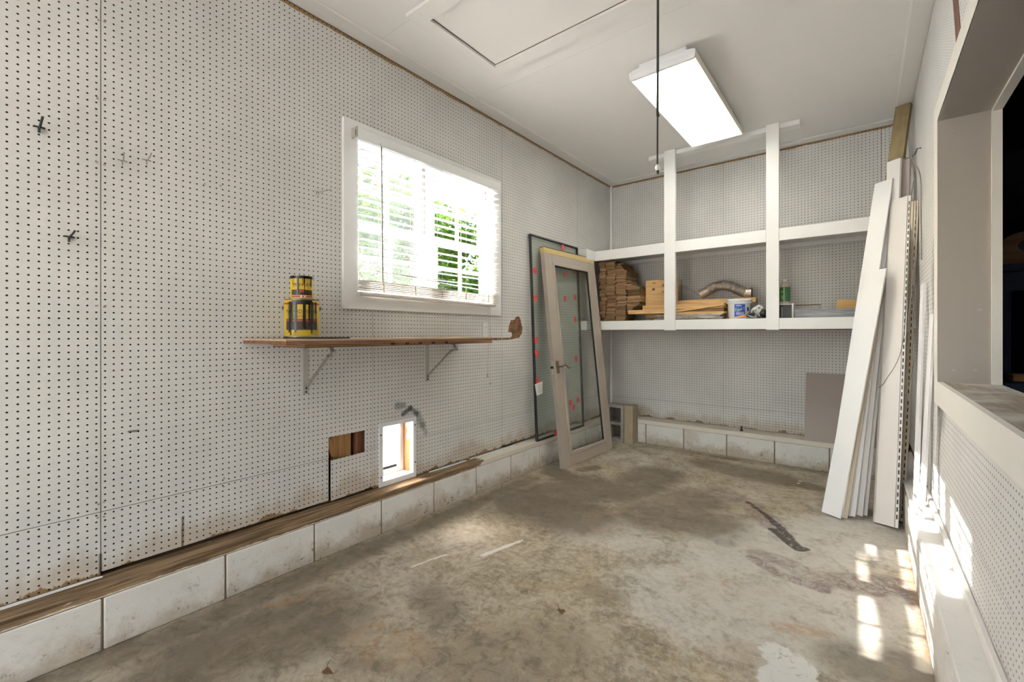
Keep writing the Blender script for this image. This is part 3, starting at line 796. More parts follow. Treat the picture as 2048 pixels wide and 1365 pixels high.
pc2 = [pX(u, v, BX + .036) for (u, v) in ((980, 374), (980, 500), (980, 620), (981, 765))]
MB().tube(pc2, .0011, 6).build('pull_cord', M['cord'], bl)
MB().lathe([(0, 0), (.004, .002), (.006, .012), (.003, .03), (0, .032)], pc[-1] - Vector((0, 0, .03)), 10).build('cord_tassel', M['metal'], bl)
MB().lathe([(0, 0), (.005, .002), (.005, .012), (.002, .02), (0, .02)], pc2[-1] - Vector((0, 0, .018)), 10).build('cord_tassel', M['cord'], bl)

# ---------------------------------------------------------------- pet door
pd = thing('pet_door', (XL, 1.76, .236), 'white framed pet door low in the left wall above the sill', 'pet door')
FO = (1.617, 1.902, .2345, .629)
mb = MB().plate(rect(*FO), [rect(*PET)], lambda a, b: (XL + .008, a, b), (-.0075, 0, 0)); mb.build('frame', M['white_metal'], pd)
lp = MB()
for (a0, a1, b0, b1) in ((PET[0], PET[0] + .004, PET[2], PET[3]), (PET[1] - .004, PET[1], PET[2], PET[3]), (PET[0], PET[1], PET[2], PET[2] + .004), (PET[0], PET[1], PET[3] - .004, PET[3])):
    lp.box(XL - .028, XL + .008, a0, a1, b0, b1)
lp.build('inner_lip', M['white_metal'], pd)
# lined tunnel through the wall: bare stud on the right, painted board below
MB().box(-2.424, XL - .029, PET[1] - .001, PET[1] + .036, PET[2] - .02, PET[3] + .02).build('tunnel_stud', M['stud_pine'], pd, label='orange bare stud inside the pet door tunnel')
MB().box(-2.424, XL - .029, PET[0] - .03, PET[0] + .001, PET[2] - .02, PET[3] + .02).build('tunnel_stud', M['stud_pine'], pd)
MB().box(-2.424, XL - .029, PET[0], PET[1], PET[2] - .02, PET[2] + .001).build('tunnel_floor', M['cream_wood'], pd)
MB().box(-2.424, XL - .029, PET[0], PET[1], PET[3] - .001, PET[3] + .02).build('tunnel_head', M['stud_pine'], pd)
sc = [(-2.40, .60), (-2.36, .60), (-2.358, .50), (-2.372, .475), (-2.388, .478), (-2.392, .50), (-2.380, .53), (-2.384, .555), (-2.394, .56)]
MB().prism([(x, PET[1] - .004, zz - .005) for x, zz in sc], (0, .003, 0)).build('foam_scrap', M['paper'], pd)
mb = MB().plate(rect(PET[0] - .02, PET[1] + .012, PET[2] - .02, PET[3] + .02), [rect(PET[0] + .008, PET[1] - .030, PET[2] + .030, PET[3] - .008)], lambda a, b: (-2.424, a, b), (-.04, 0, 0)); mb.build('outer_frame', M['white_metal'], pd)
nf = NT('dirty_clear_flap'); nf.N.remove(nf.bsdf)
_tl = nf.N.new('ShaderNodeBsdfTranslucent'); _df = nf.N.new('ShaderNodeBsdfDiffuse'); _mx = nf.N.new('ShaderNodeMixShader')
_c = nf.mix(nf.sstep(nf.noise(nf.objc(), 14, 5, .65), .45, .75), (.92, .91, .88), (.66, .55, .42)); nf.L.new(_c, _tl.inputs[0]); nf.L.new(_c, _df.inputs[0])
_mx.inputs[0].default_value = .35; nf.L.new(_tl.outputs[0], _mx.inputs[1]); nf.L.new(_df.outputs[0], _mx.inputs[2])
_rf = nf.N.new('ShaderNodeBsdfRefraction'); _rf.inputs['Roughness'].default_value = .42; _rf.inputs['IOR'].default_value = 1.10; nf.L.new(_c, _rf.inputs[0])
_m3 = nf.N.new('ShaderNodeMixShader'); _m3.inputs[0].default_value = .75; nf.L.new(_mx.outputs[0], _m3.inputs[1]); nf.L.new(_rf.outputs[0], _m3.inputs[2]); nf.L.new(_m3.outputs[0], nf.out.inputs[0])
M['flap'] = nf.m
MB().sheet([(-2.446, a, b) for a, b in rect(PET[0] + .004, PET[1] - .026, PET[2] + .040, PET[3] - .004)]).build('flap', M['flap'], pd, label='dirty translucent plastic flap')
MB().box(-2.446, -2.438, PET[0] + .010, PET[1] - .045, PET[2] + .032, PET[2] + .048).build('magnet_strip', M['black'], pd)
for (y, zz) in ((1.628, .555), (1.629, .295), (1.892, .575), (1.893, .330)):
    MB().tube([(XL + .008, y, zz), (XL + .0105, y, zz)], .0045, 8).build('screw', M['black'], pd)

# ---------------------------------------------------------------- electrical outlet
ou = thing('electrical_outlet', (XL, 2.59, 1.16), 'white outlet plate on the pegboard just under the window', 'outlet')
MB().box(XL, XL + .006, 2.557, 2.627, 1.148, 1.262).bevelled(.002).build('plate', M['plastic_white'], ou)
for zz in (1.182, 1.226):
    f_ = MB().box(XL + .006, XL + .008, 2.575, 2.609, zz - .016, zz + .016).bevelled(.001).build('socket', M['white_metal'], ou)
    for dy in (-.007, .006): MB().box(XL + .008, XL + .0085, 2.592 + dy - .0012, 2.592 + dy + .0012, zz - .003, zz + .008).build('slot', M['black'], f_)

# ---------------------------------------------------------------- wall shelf
ws = thing('wall_shelf', (-2.1, 1.55, 1.0), 'shelf of stacked plywood boards on two steel brackets under the window', 'shelf')
ST = 1.155
MB().box(XL + .001, -1.884, .86, 2.165, 1.1475, ST).build('top_board', M['tan_board'], ws)
MB().box(XL + .001, -1.886, .862, 2.165, 1.1325, 1.147).build('board', M['ply_brown'], ws)
for k, (z0, z1, m) in enumerate(((1.1265, 1.132, 'ply_light'), (1.1225, 1.1262, 'ply_dark'), (1.118, 1.1222, 'ply_light'), (1.113, 1.1177, 'ply_dark'))):
    MB().box(XL + .001, -2.004 - .001 * (k % 2), 1.0, 2.306, z0, z1).build('ply_layer', M[m], ws)
for u in (786, 815, 841, 867, 893):
    p = pX(u, 690, -2.003); MB().box(-2.0045, -2.0028, p.y - .013, p.y + .013, 1.1185, 1.1305).build('black_mark', M['black'], ws)
for yb in (1.166, 2.004):
    MB().box(XL, XL + .003, yb - .014, yb + .014, .858, 1.112).build('bracket_leg', M['metal'], ws)
    MB().box(XL + .003, -2.052, yb - .011, yb + .011, 1.109, 1.113).build('bracket_arm', M['metal'], ws)
    MB().beam((XL + .008, yb, .895), (-2.085, yb, 1.075), .018, .004, (0, 1, 0)).build('bracket_brace', M['metal'], ws)
    hk = [(-2.085, yb, 1.110), (-2.068, yb, 1.108), (-2.058, yb, 1.090), (-2.066, yb, 1.068), (-2.085, yb, 1.062), (-2.10, yb, 1.068)]
    hb = MB()
    for a, b in zip(hk[:-1], hk[1:]): hb.beam(a, b, .020, .004, (0, 1, 0))
    hb.build('rod_hook', M['metal'], ws)
    MB().prism([(-2.052, yb - .002, 1.066), (-2.030, yb - .002, 1.070), (-2.032, yb - .002, 1.088), (-2.054, yb - .002, 1.086)], (0, .004, 0)).build('hook_tab', M['metal'], ws)
    for zz in (.868, .888): MB().tube([(XL + .003, yb, zz), (XL + .006, yb, zz)], .005, 8).build('screw', M['hook_dark'], ws)
single('stain_spill', MB().prism([(-2.22, 1.0, ST), (-2.06, .99, ST), (-1.96, 1.03, ST), (-1.93, 1.10, ST), (-2.0, 1.22, ST), (-2.12, 1.30, ST), (-2.24, 1.24, ST)], (0, 0, .006)), wood('dried_stain', (.03, .015, .008), (.07, .035, .02), 1, 6), 'dark dried spill of stain under the larger can on the wall shelf', 'spill')

# ---------------------------------------------------------------- stain cans
M['can_yellow'] = plain('yellow_can_label', (0.62, 0.42, 0.03), 0.4, 0, .12)
M['can_brown'] = plain('brown_label_band', (0.045, 0.030, 0.022), 0.45)
M['can_red'] = plain('red_label_band', (0.38, 0.03, 0.03), 0.45)
M['drip'] = plain('glossy_black_drip', (0.010, 0.008, 0.007), 0.22)
M['ink'] = plain('black_ink', (0.02, 0.015, 0.012), 0.5)
M['tin'] = plain('tin', (0.25, 0.21, 0.15), 0.35, 0.8)
def can(c, R, H, ang, label, words, big):
    t = thing('paint_can', c, label, 'paint can', 'cans of wood stain on the wall shelf')
    cx_, cy_, cz = c
    MB().lathe([(0, 0), (R * .99, 0), (R, .003), (R, H - .006), (R * .985, H - .004)], c, 40).build('body', M['can_yellow'], t)
    MB().lathe([(R * .985, H - .006), (R * 1.012, H - .004), (R * 1.012, H), (R * .93, H), (R * .92, H - .004), (0, H - .005)], c, 40).build('lid', M['tin'], t)
    MB().lathe([(R * 1.01, 0), (R * 1.012, .004), (R * 1.0, .006)], c, 40).build('rim', M['tin'], t)
    e = .0012
    bn = MB(); rd = MB(); tx = MB()
    if big:
        wrap_rect(bn, c, R + e, ang - 1.0, ang + 1.0, cz + .036, cz + .078, 20); wrap_rect(rd, c, R + e, ang - 1.0, ang + 1.0, cz + .079, cz + .090, 20)
        wrap_rect(rd, c, R + e, ang - 1.0, ang + 1.0, cz + .110, cz + .1115, 20)
        wrap_rect(rd, c, R + e, ang - 1.4, ang + 1.4, cz + .160, cz + .168, 24)
        wrap_text(tx, words[0], .026, c, R + e, ang, cz + .117); wrap_text(tx, words[1], .011, c, R + e, ang, cz + .097)
    else:
        wrap_rect(bn, c, R + e, ang - 1.0, ang + 1.0, cz + .022, cz + .048, 16); wrap_rect(rd, c, R + e, ang - .2, ang + .25, cz + .036, cz + .05, 8)
        wrap_rect(rd, c, R + e + .0004, ang - 1.0, ang + 1.0, cz + .012, cz + .018, 16)
        wrap_text(tx, words[0], .022, c, R + e, ang, cz + .066)
        for a in (-.12, .18): 
            q = wrap_rect(MB(), c, R + e + .0006, ang + a, ang + a + .13, cz + .012, cz + .020, 3); q.build('label_square', M['paper'], t)
    bn.build('brown_band', M['can_brown'], t); rd.build('red_band', M['can_red'], t); tx.build('lettering', M['ink'], t)
    dr = MB(); rng = random.Random(3 if big else 5)
    wrap_rect(dr, c, R + .0022, ang - (.55 if big else 1.6), ang + (.6 if big else 1.6), cz + H * (.86 if big else .88), cz + H * (.97 if big else .99), 24)
    for k in range(15 if big else 11):
        a = ang + rng.uniform(-.95, .95); w = rng.choice([.014, .02, .03, .05 if big else .045]); ln = rng.uniform(.25, .98 if big else .9) * H
        wrap_rect(dr, c, R + .0022 + rng.random() * .0006, a - w, a + w * .7, cz + H * .9 - ln * .9 + rng.random() * .004, cz + H * .93, 3, cz + H * .9 - ln * .9 + .006)
    wrap_rect(dr, c, R + .0024, ang - .42, ang - .26, cz + .02, cz + H * .9, 4, cz + .035)
    if big: wrap_rect(dr, c, R + .0024, ang + .05, ang + .2, cz + .05, cz + H * .9, 4, cz + .04)
    dr.build('stain_drips', M['drip'], t, label='black stain run down the can')
    if big:
        for s_ in (-1, 1):
            a = ang + s_ * math.pi / 2; p = Vector((cx_ + (R + .003) * math.cos(a), cy_ + (R + .003) * math.sin(a), cz + H * .78))
            MB().tube([p - Vector((.004 * math.cos(a), .004 * math.sin(a), 0)), p + Vector((.006 * math.cos(a), .006 * math.sin(a), 0))], .008, 8).build('handle_ear', M['tin'], t)
        pts = []
        for k in range(17):
            th = math.pi * k / 16; a = ang + math.pi / 2
            side = math.cos(th); out = math.sin(th)
            pts.append(Vector((cx_ + (R + .009) * (math.cos(a) * side) - math.cos(ang) * out * (R + .006), cy_ + (R + .009) * (math.sin(a) * side) - math.sin(ang) * out * (R + .006), cz + H * .78 - .03 * out)))
        MB().tube(pts, .0018, 6).build('handle', M['tin'], t)
    return t
def facing(c): return math.atan2(-c[1], -c[0])
cb = (-2.205, 1.085, ST + .006)
can(cb, .080, .186, facing(cb), 'larger yellow stain can with black drips, lettered wood finish', ('WOOD FINISH', 'PENETRATING STAIN'), True)
cq = (-2.215, 1.09, ST + .006 + .186)
can(cq, .053, .118, facing(cq), 'smaller yellow stain can with black drips, stacked on the larger can', ('MINWAX', ''), False)

# ---------------------------------------------------------------- pegboard hooks
def peg_hook(u, v, L, up, m, label, r=.003, bend=0.0):
    y, zz = pxl(u, v); y = .369 + .0254 * round((y - .369) / .0254); zz = .5 + .0254 * round((zz - .5) / .0254)
    t = thing('peg_hook', (XL, y, zz), label, 'hook', 'wire hooks on the left pegboard')
    MB().tube([(XL + .001, y - .0127, zz), (XL + .006, y - .0127, zz), (XL + .006, y + .0137, zz), (XL + .001, y + .0137, zz)], r * .9, 8).build('cross_bar', M[m], t)
    MB().tube([(XL + .006, y, zz - .02), (XL + .007, y, zz), (XL + L * .5, y + .001, zz - .002), (XL + L * .85, y + bend * .5, zz + up * .35), (XL + L, y + bend, zz + up)], r, 8).build('prong', M[m], t)
peg_hook(85, 250, .042, .030, 'hook_dark', 'black wire hook highest and leftmost on the left pegboard', .0036, .006)
peg_hook(143, 470, .032, .022, 'hook_dark', 'black wire hook alone below the other hooks near the left edge', .0034, .014)
peg_hook(252, 320, .030, .028, 'hook_grey', 'left one of the two grey hooks side by side', .002)
peg_hook(286, 322, .034, .026, 'hook_grey', 'right one of the two grey hooks side by side, with a dark tip', .002, .010)
y, zz = pxl(634, 386)
t = thing('wire_hook', (XL, y, zz), 'long thin wire hook sticking out just left of the window', 'hook')
MB().tube([(XL + .002, y - .006, zz + .01), (XL + .006, y - .006, zz - .012), (XL + .006, y + .006, zz - .012), (XL + .002, y + .006, zz + .01)], .0016, 6).build('clip', M['hook_grey'], t)
MB().tube([(XL + .004, y, zz), (XL + .07, y + .006, zz - .002), (XL + .125, y + .012, zz - .005)], .0016, 6).build('prong', M['hook_grey'], t)

# ---------------------------------------------------------------- insulated glass pane
n_b, n_t = Vector((-2.238, 3.14, .2345)), Vector((-2.312, 3.172, 2.052))
ig = thing('glass_pane', (-2.24, 3.55, .2345), 'large frameless glass pane with black edge and red stickers leaning on the wall', 'glass pane')
LY = Vector((0, 1, 0)); UP = (Vector((n_t.x, 0, n_t.z)) - Vector((n_b.x, 0, n_b.z))).normalized(); NRM = LY.cross(UP).normalized()
if NRM.x < 0: NRM = -NRM
H_ = 1.820; W_ = .825; O_ = Vector((-2.238, 3.150, .2345 + .001)) + NRM * 0.0
def ipt(a, b, c=0.0): return O_ + LY * a + UP * b + NRM * c
def islab(a0, a1, b0, b1, c0, c1): 
    return MB().prism([ipt(a0, b0, c0), ipt(a1, b0, c0), ipt(a1, b1, c0), ipt(a0, b1, c0)], NRM * (c1 - c0))
MB().sheet([ipt(a, b, .0175) for a, b in rect(.004, W_ - .004, .004, H_ - .004)]).build('front_sheet', M['igu_glass'], ig)
MB().sheet([ipt(a, b, 0.0) for a, b in rect(.004, W_ - .004, .004, H_ - .004)]).build('rear_sheet', M['igu_glass'], ig)
for (a0, a1, b0, b1) in ((0, .014, 0, H_), (W_ - .008, W_, 0, H_), (.014, W_ - .008, 0, .014), (.014, W_ - .008, H_ - .012, H_)):
    islab(a0, a1, b0, b1, -.003, .0185).build('edge_spacer', M['black'], ig)
for (u, v, an) in ((1069,542,.7),(1071,597,.5),(1068,681,.1),(1073,707,.2),(1072,762,.0),(1111,866,.15),(1126,495,.3),(1110,551,.0),(1131,549,.2),(1149,541,.0),(1130,598,.1),(1150,595,.1),(1150,639,.2),(1152,718,.2),(1141,806,-.5),(1147,816,-.5),(1156,800,.2)):
    p = pPlane(u, v, ipt(0, 0, .0185), NRM); q = p - ipt(0, 0, .0185)
    a, b = min(max(q.dot(LY), .03), W_ - .03), q.dot(UP)
    cc, ss = math.cos(an), math.sin(an)
    pts = [ipt(a + x * cc - y_ * ss, b + x * ss + y_ * cc, .0185) for x, y_ in ((-.020, -.026), (.020, -.026), (.020, .026), (-.020, .026))]
    MB().prism(pts, NRM * .0015).build('red_sticker', M['red'], ig)
lb = thing('paper_label', tuple(ipt(.02, .42, .02)), 'white paper label stuck over the black edge of the glass pane', 'label')
MB().prism([ipt(-.012, .50, .0195), ipt(.105, .515, .022), ipt(.098, .41, .022), ipt(.010, .40, .0195)], NRM * .0008).build('sheet', M['paper'], lb)
for k in range(6):
    MB().prism([ipt(.03, .485 - k * .012, .0232), ipt(.085, .49 - k * .012, .0232), ipt(.085, .488 - k * .012, .0232), ipt(.03, .483 - k * .012, .0232)], NRM * .0003).build('print_line', M['wand'], lb)

# ---------------------------------------------------------------- leaning glazed door
dA, dB = Vector((-2.030, 3.280, 0)), Vector((-1.998, 4.166, 0))
tA = Vector((-2.252, 3.285, 1.962)); 
LD = (dB - dA).normalized(); U0 = (tA - dA); UD = (U0 - LD * U0.dot(LD)).normalized(); ND = LD.cross(UD).normalized()
if ND.x < 0: ND = -ND
DW, DH, DT = (dB - dA).length, 1.972, .042
OFF = DT * abs(ND.z)
def dpt(a, b, c=0.0): return dA + Vector((0, 0, OFF * 0)) + LD * a + UD * b + ND * c
def dslab(a0, a1, b0, b1, c0, c1): return MB().prism([dpt(a0, b0, c0), dpt(a1, b0, c0), dpt(a1, b1, c0), dpt(a0, b1, c0)], ND * (c1 - c0))
do = thing('glazed_door', (-2.04, 3.72, 0), 'taupe wooden door frame with a full glass panel leaning on the left wall', 'door')
sw = .118
dslab(0, sw, 0.004, DH - .055, -DT, 0).bevelled(.002).build('stile', M['door_paint'], do)
dslab(DW - sw, DW, 0.004, DH - .055, -DT, 0).bevelled(.002).build('stile', M['door_paint'], do)
dslab(sw, DW - sw, 0.004, .097, -DT, 0).bevelled(.002).build('bottom_rail', M['door_paint'], do)
dslab(sw, DW - sw, DH - .128, DH - .055, -DT, 0).bevelled(.002).build('top_rail', M['door_paint'], do)
dslab(0, DW, DH - .054, DH - .006, -DT, 0).build('pine_strip', M['door_pine'], do, label='bare yellow pine strip along the top')
dslab(.0, DW, DH - .0055, DH, -DT, 0.001).build('top_edge', M['black'], do)
for (a0, a1, b0, b1) in ((sw - .002, sw + .028, .097, DH - .128), (DW - sw - .028, DW - sw + .002, .097, DH - .128), (sw, DW - sw, .093, .125), (sw, DW - sw, DH - .158, DH - .126)):
    dslab(a0, a1, b0, b1, -.020, .006).bevelled(.003).build('glazing_bead', M['door_paint'], do)
for (a0, a1, b0, b1) in ((sw + .028, sw + .033, .125, DH - .158), (DW - sw - .035, DW - sw - .028, .125, DH - .158), (sw + .028, DW - sw - .028, DH - .165, DH - .158)):
    dslab(a0, a1, b0, b1, -.022, -.006).build('gasket', M['black'], do)
MB().sheet([dpt(a, b, -.020) for a, b in rect(sw + .01, DW - sw - .01, .108, DH - .142)]).build('glass', M['door_glass'], do)
hp = pPlane(1115, 735, dpt(0, 0, 0), ND) - dA; ha, hb_ = hp.dot(LD), hp.dot(UD)
pl = dslab(ha - .020, ha + .020, hb_ - .055, hb_ + .055, 0.0, .008).bevelled(.003).build('handle_plate', M['bronze'], do)
MB().tube([dpt(ha, hb_ + .004, .006), dpt(ha, hb_ + .004, .052)], .009, 10).build('spindle', M['bronze'], pl)
MB().tube([dpt(ha - .006, hb_ + .004, .052), dpt(ha + .045, hb_ + .016, .056), dpt(ha + .075, hb_ + .002, .054), dpt(ha + .10, hb_ - .018, .054), dpt(ha + .125, hb_ - .012, .056)], [.009, .008, .007, .007, .006], 10).build('lever', M['bronze'], pl)
dslab(-.002, .0, hb_ - .06, hb_ + .06, -.03, -.012).build('latch_plate', M['metal'], do)
dslab(-.018, 0, hb_ - .010, hb_ + .012, -.030, -.012).build('latch_bolt', M['black'], do)

# ---------------------------------------------------------------- concrete blocks in the corner
cbk = thing('cinder_block', (-2.11, 4.52, 0), 'grey hollow concrete block standing on end in the back corner', 'concrete block')
mb = MB().plate(rect(-2.208, -2.018, 0.0, .40), [rect(-2.176, -2.050, .030, .185), rect(-2.176, -2.050, .215, .370)], lambda a, b: (a, 4.462, b), (0, .14, 0)); mb.build('body', M['concrete_grey'], cbk)
MB().box(-2.176, -2.050, 4.590, 4.601, .03, .37).build('core_back', M['bare_and_shaded_block'], cbk)
single('solid_block', MB().box(-2.012, -1.914, 4.458, 4.60, 0, .405).bevelled(.005, 2), M['concrete_tan'], 'tan stained solid concrete block standing beside the hollow block', 'concrete block')

# ---------------------------------------------------------------- back shelf unit
su = thing('shelf_unit', (-1.0, 4.2, 1.21), 'white built-in shelf unit with two posts across the back wall', 'shelf unit')
YP = 4.20
for (x0, x1) in ((-1.489, -1.386), (-.638, -.545)):
    MB().box(x0, x1, YP, YP + .038, 1.206, ZC - .001).bevelled(.002).build('post', M['white_wood'], su)
for (z0, z1) in ((1.938, 2.040), (1.212, 1.304)):
    for (x0, x1) in ((XB, -1.489), (-1.386, -.638), (-.545, XR)):
        MB().box(x0 + .0005, x1 - .0005, YP + .004, YP + .042, z0, z1).bevelled(.002).build('front_board', M['white_wood'], su)
    MB().box(XL + .002, XB, 4.02, YP + .042, z0, z1).bevelled(.002).build('side_board', M['white_wood'], su)
MB().box(XL + .002, XR - .002, YP + .042, YB - .001, 2.000, 2.018).build('upper_deck', M['white_worn'], su)
MB().box(XL + .002, XR - .002, YB - .040, YB - .001, 1.962, 2.000).build('back_cleat', M['white_worn'], su)
MB().box(XL + .002, XL + .04, YP + .042, YB - .04, 1.945, 2.000).build('side_cleat', M['white_worn'], su)
MB().box(XL + .002, XR - .002, YP + .042, YB - .001, 1.276, 1.292).build('lower_deck', M['white_worn'], su)
MB().box(XL + .002, XR - .002, YP + .042, YB - .04, 1.2085, 1.214).build('lower_soffit', M['ply_brown'], su)
MB().box(-1.655, -.405, YP + .039, YP + .130, ZC - .040, ZC - .001).bevelled(.002).build('ceiling_cleat', M['white_wood'], su)

# ---------------------------------------------------------------- fluorescent fixture
M['lens'] = None; M['rim'] = plain('cream_lens_rim', (.72, .70, .58), .4, 0, .03)
def fixture(xc, FY0, FY1, label, strength):
    fx = thing('ceiling_light', (xc, (FY0 + FY1) / 2, ZC - .09), label, 'ceiling light', 'fluorescent fixtures on the ceiling')
    FX0, FX1 = xc - .203, xc + .203
    MB().box(FX0 + .055, FX1 - .055, FY0, FY1, ZC - .045, ZC - .001).bevelled(.003).build('channel', M['white_metal'], fx)
    prof = [(FX0, ZC - .044), (FX0 + .001, ZC - .070), (FX0 + .004, ZC - .090), (FX0 + .014, ZC - .095), (FX1 - .014, ZC - .095), (FX1 - .004, ZC - .090), (FX1 - .001, ZC - .070), (FX1, ZC - .044)]
    for (y0, y1) in ((FY0 - .018, FY0), (FY1, FY1 + .012)):
        mb = MB().prism([(x - (.003 if i < 4 else -.003), y0, zz - .004) for i, (x, zz) in enumerate(prof)] + [(FX1 - .02, y0, ZC - .040), (FX1 - .05, y0, ZC - .036), (FX0 + .05, y0, ZC - .036), (FX0 + .02, y0, ZC - .040)], (0, y1 - y0, 0)); mb.build('end_cap', M['white_metal'], fx)
    MB().box(FX0 + .012, FX1 - .012, FY0 - .0195, FY0 - .018, ZC - .062, ZC - .058).build('cap_ridge', M['white_metal'], fx)
    ln_ = MB()
    for (yy) in (FY0, FY1): ln_.v += [Vector((x, yy, zz)) for x, zz in prof]
    for i in (2, 3, 4): ln_.f.append((i, i + 1, i + 9, i + 8))
    rim = MB(); rim.v = [v.copy() for v in ln_.v]
    for i in (0, 1, 5, 6): rim.f.append((i, i + 1, i + 9, i + 8))
    rim.build('lens_rim', M['rim'], fx)
    for (xa, xb) in ((FX0, FX0 + .06), (FX1 - .06, FX1)): MB().box(xa, xb, FY0, FY1, ZC - .0455, ZC - .0435).build('rim_top', M['rim'], fx)
    if M['lens'] is None:
        nl = NT('lens_acrylic'); nl.N.remove(nl.bsdf)
        _t = nl.N.new('ShaderNodeBsdfTranslucent'); _t.inputs[0].default_value = (.90, .91, .86, 1)
        _d = nl.N.new('ShaderNodeBsdfDiffuse'); _d.inputs[0].default_value = (.80, .80, .76, 1)
        _m = nl.N.new('ShaderNodeMixShader'); _m.inputs[0].default_value = .25
        nl.L.new(_t.outputs[0], _m.inputs[1]); nl.L.new(_d.outputs[0], _m.inputs[2]); nl.L.new(_m.outputs[0], nl.out.inputs[0])
        M['lens'] = nl.m
    ln_.smooth = True
    ln_.build('lens', M['lens'], fx)
    nt_ = NT('fluorescent_tube'); nt_.N.remove(nt_.bsdf); em = nt_.N.new('ShaderNodeEmission'); em.inputs[0].default_value = (1.0, .985, .95, 1); em.inputs[1].default_value = strength
    nt_.L.new(em.outputs[0], nt_.out.inputs[0])
    for x in (xc - .07, xc + .07):
        MB().tube([(x, FY0 + .03, ZC - .066), (x, FY1 - .03, ZC - .066)], .013, 12).build('tube', nt_.m, fx)
fixture(-.985, 2.735, 4.02, 'lit white fluorescent fixture with wraparound lens above the shelf posts', TUBE_STRENGTH)
fixture(-1.02, -1.95, -.665, 'unseen fluorescent fixture added behind the camera as fill light', TUBE_STRENGTH_FILL)  # extra fixture out of view, added to brighten the room

# ---------------------------------------------------------------- hanging pull cord
px_, py_ = -.7755, 2.10
pcd = thing('hanging_cord', (px_, py_, 1.953), 'dark pull cord hanging from the attic hatch with a wooden knob', 'cord')
kz = pY(1315, 336, py_).z; knot = pY(1315, 232, py_).z
MB().tube([(px_ + .002, py_, ZC - .004), (px_ + .001, py_, 2.5), (px_, py_, knot)], .0062, 8).build('cord', M['hook_dark'], pcd)
MB().tube([(px_, py_, knot), (px_ - .001, py_, kz)], .0042, 8).build('cord', M['hook_dark'], pcd)
MB().lathe([(0, -.006), (.006, -.004), (.007, 0), (.005, .006), (0, .008)], (px_ + .003, py_, knot), 10).build('knot', M['hook_dark'], pcd)
MB().lathe([(0, .016), (.008, .014), (.0125, .004), (.011, -.006), (.007, -.012), (0, -.013)], (px_, py_, kz), 16).build('wooden_knob', M['cream_wood'], pcd)
MB().lathe([(0, 0), (.006, 0), (.007, -.008), (.005, -.016), (0, -.017)], (px_ + .001, py_, kz - .0125), 12).build('cord_end', M['black'], pcd)

# ---------------------------------------------------------------- boards and siding leaning at the right
def lean(name, pb, pt, w, t, wd, m, label, cat='board', group='boards leaning by the right wall', bev=.0015, prof=None):
    pb, pt = Vector(pb), Vector(pt)
    mb = MB()
    if prof: mb.sweep(pb, pt, prof, wd)
    else:
        mb.beam(pb, pt, w, t, wd)
        if bev: mb.bevelled(bev)
    dz = min(v.z for v in mb.v)
    for v in mb.v: v.z -= dz - 0.0005 if pb.z < .1 else 0
    return single(name, mb, M[m], label, cat, group)
WD = Vector((.82, -.57, 0))
YT = 4.14
p1a, p1b = pZ(1643, 1025), pZ(1682, 1040)
lean('trim_board', (p1a + p1b) / 2 + Vector((.012, .022, 0)), pY(1768, 364, 4.165), .118, .010, WD, 'pvc_white', 'tall white trim board, leftmost and upper one behind the shorter white board')
lean('trim_board', (p1a + p1b) / 2, pY(1754, 541, 3.93), .122, .012, WD, 'pvc_white', 'shorter bright white trim board in front at the left of the leaning bundle')
for (u, v, w, m, tu, tv, ty, lb) in ((1689, 1038, .030, 'vinyl_tan', 1766, 560, 4.00, 'narrow tan board edge next to the white boards'),
        (1697, 1033, .024, 'vinyl', 1772, 470, 4.09, 'narrow grey-white board in the middle of the leaning bundle'),
        (1705, 1034, .030, 'pvc_white', 1776, 440, 4.10, 'narrow white board among the brownish leaning boards'),
        (1716, 1032, .050, 'vinyl_pink', 1780, 430, 4.12, 'pinkish brown board left of the wide siding panel'),
        (1727, 1031, .040, 'vinyl_pink', 1786, 425, 4.14, 'pinkish brown board tucked behind the wide siding panel')):
    lean('siding_strip', pZ(u, v), pY(tu, tv, ty), w, .010, (.9, -.2, 0), m, lb)
# wide siding panel with bevel and a slotted nailing flange
s1b, s1t = pZ(1768, 1054), pY(1797, 397, 4.08)
sd = thing('vinyl_siding', (s1b.x, s1b.y, 0), 'wide cream vinyl siding panel with slotted edge, front right of the bundle', 'siding', 'boards leaning by the right wall')
ax_ = (s1t - s1b).normalized(); Wv = Vector((.86, -.50, 0)); Wv = (Wv - ax_ * Wv.dot(ax_)).normalized(); Tv = ax_.cross(Wv)
def flangedir(): return Wv
lift = Vector((0, 0, .012))
MB().sweep(s1b + lift, s1t, [(-.072, .022), (-.050, .002), (.052, 0), (.054, .010), (.052, .012), (-.048, .014), (-.068, .030)], Wv).build('panel', M['vinyl_pink'], sd)
MB().sweep(s1b + lift, s1t, [(.055, .004), (.070, .006), (.070, .009), (.055, .008)], Wv).build('nail_flange', M['vinyl'], sd)
Ls = (s1t - s1b).length; k = .05
sgn = 1 if (Tv.dot(Vector((0, -1, 0))) > 0) else -1
while k < Ls - .05:
    a = s1b + lift * (1 - k / Ls) + ax_ * k + Wv * .0625 + Tv * (.0035 if sgn < 0 else .0105)
    MB().beam(a, a + ax_ * .026, .005, .0035, Wv).build('nail_slot', M['black'], sd)
    k += .044
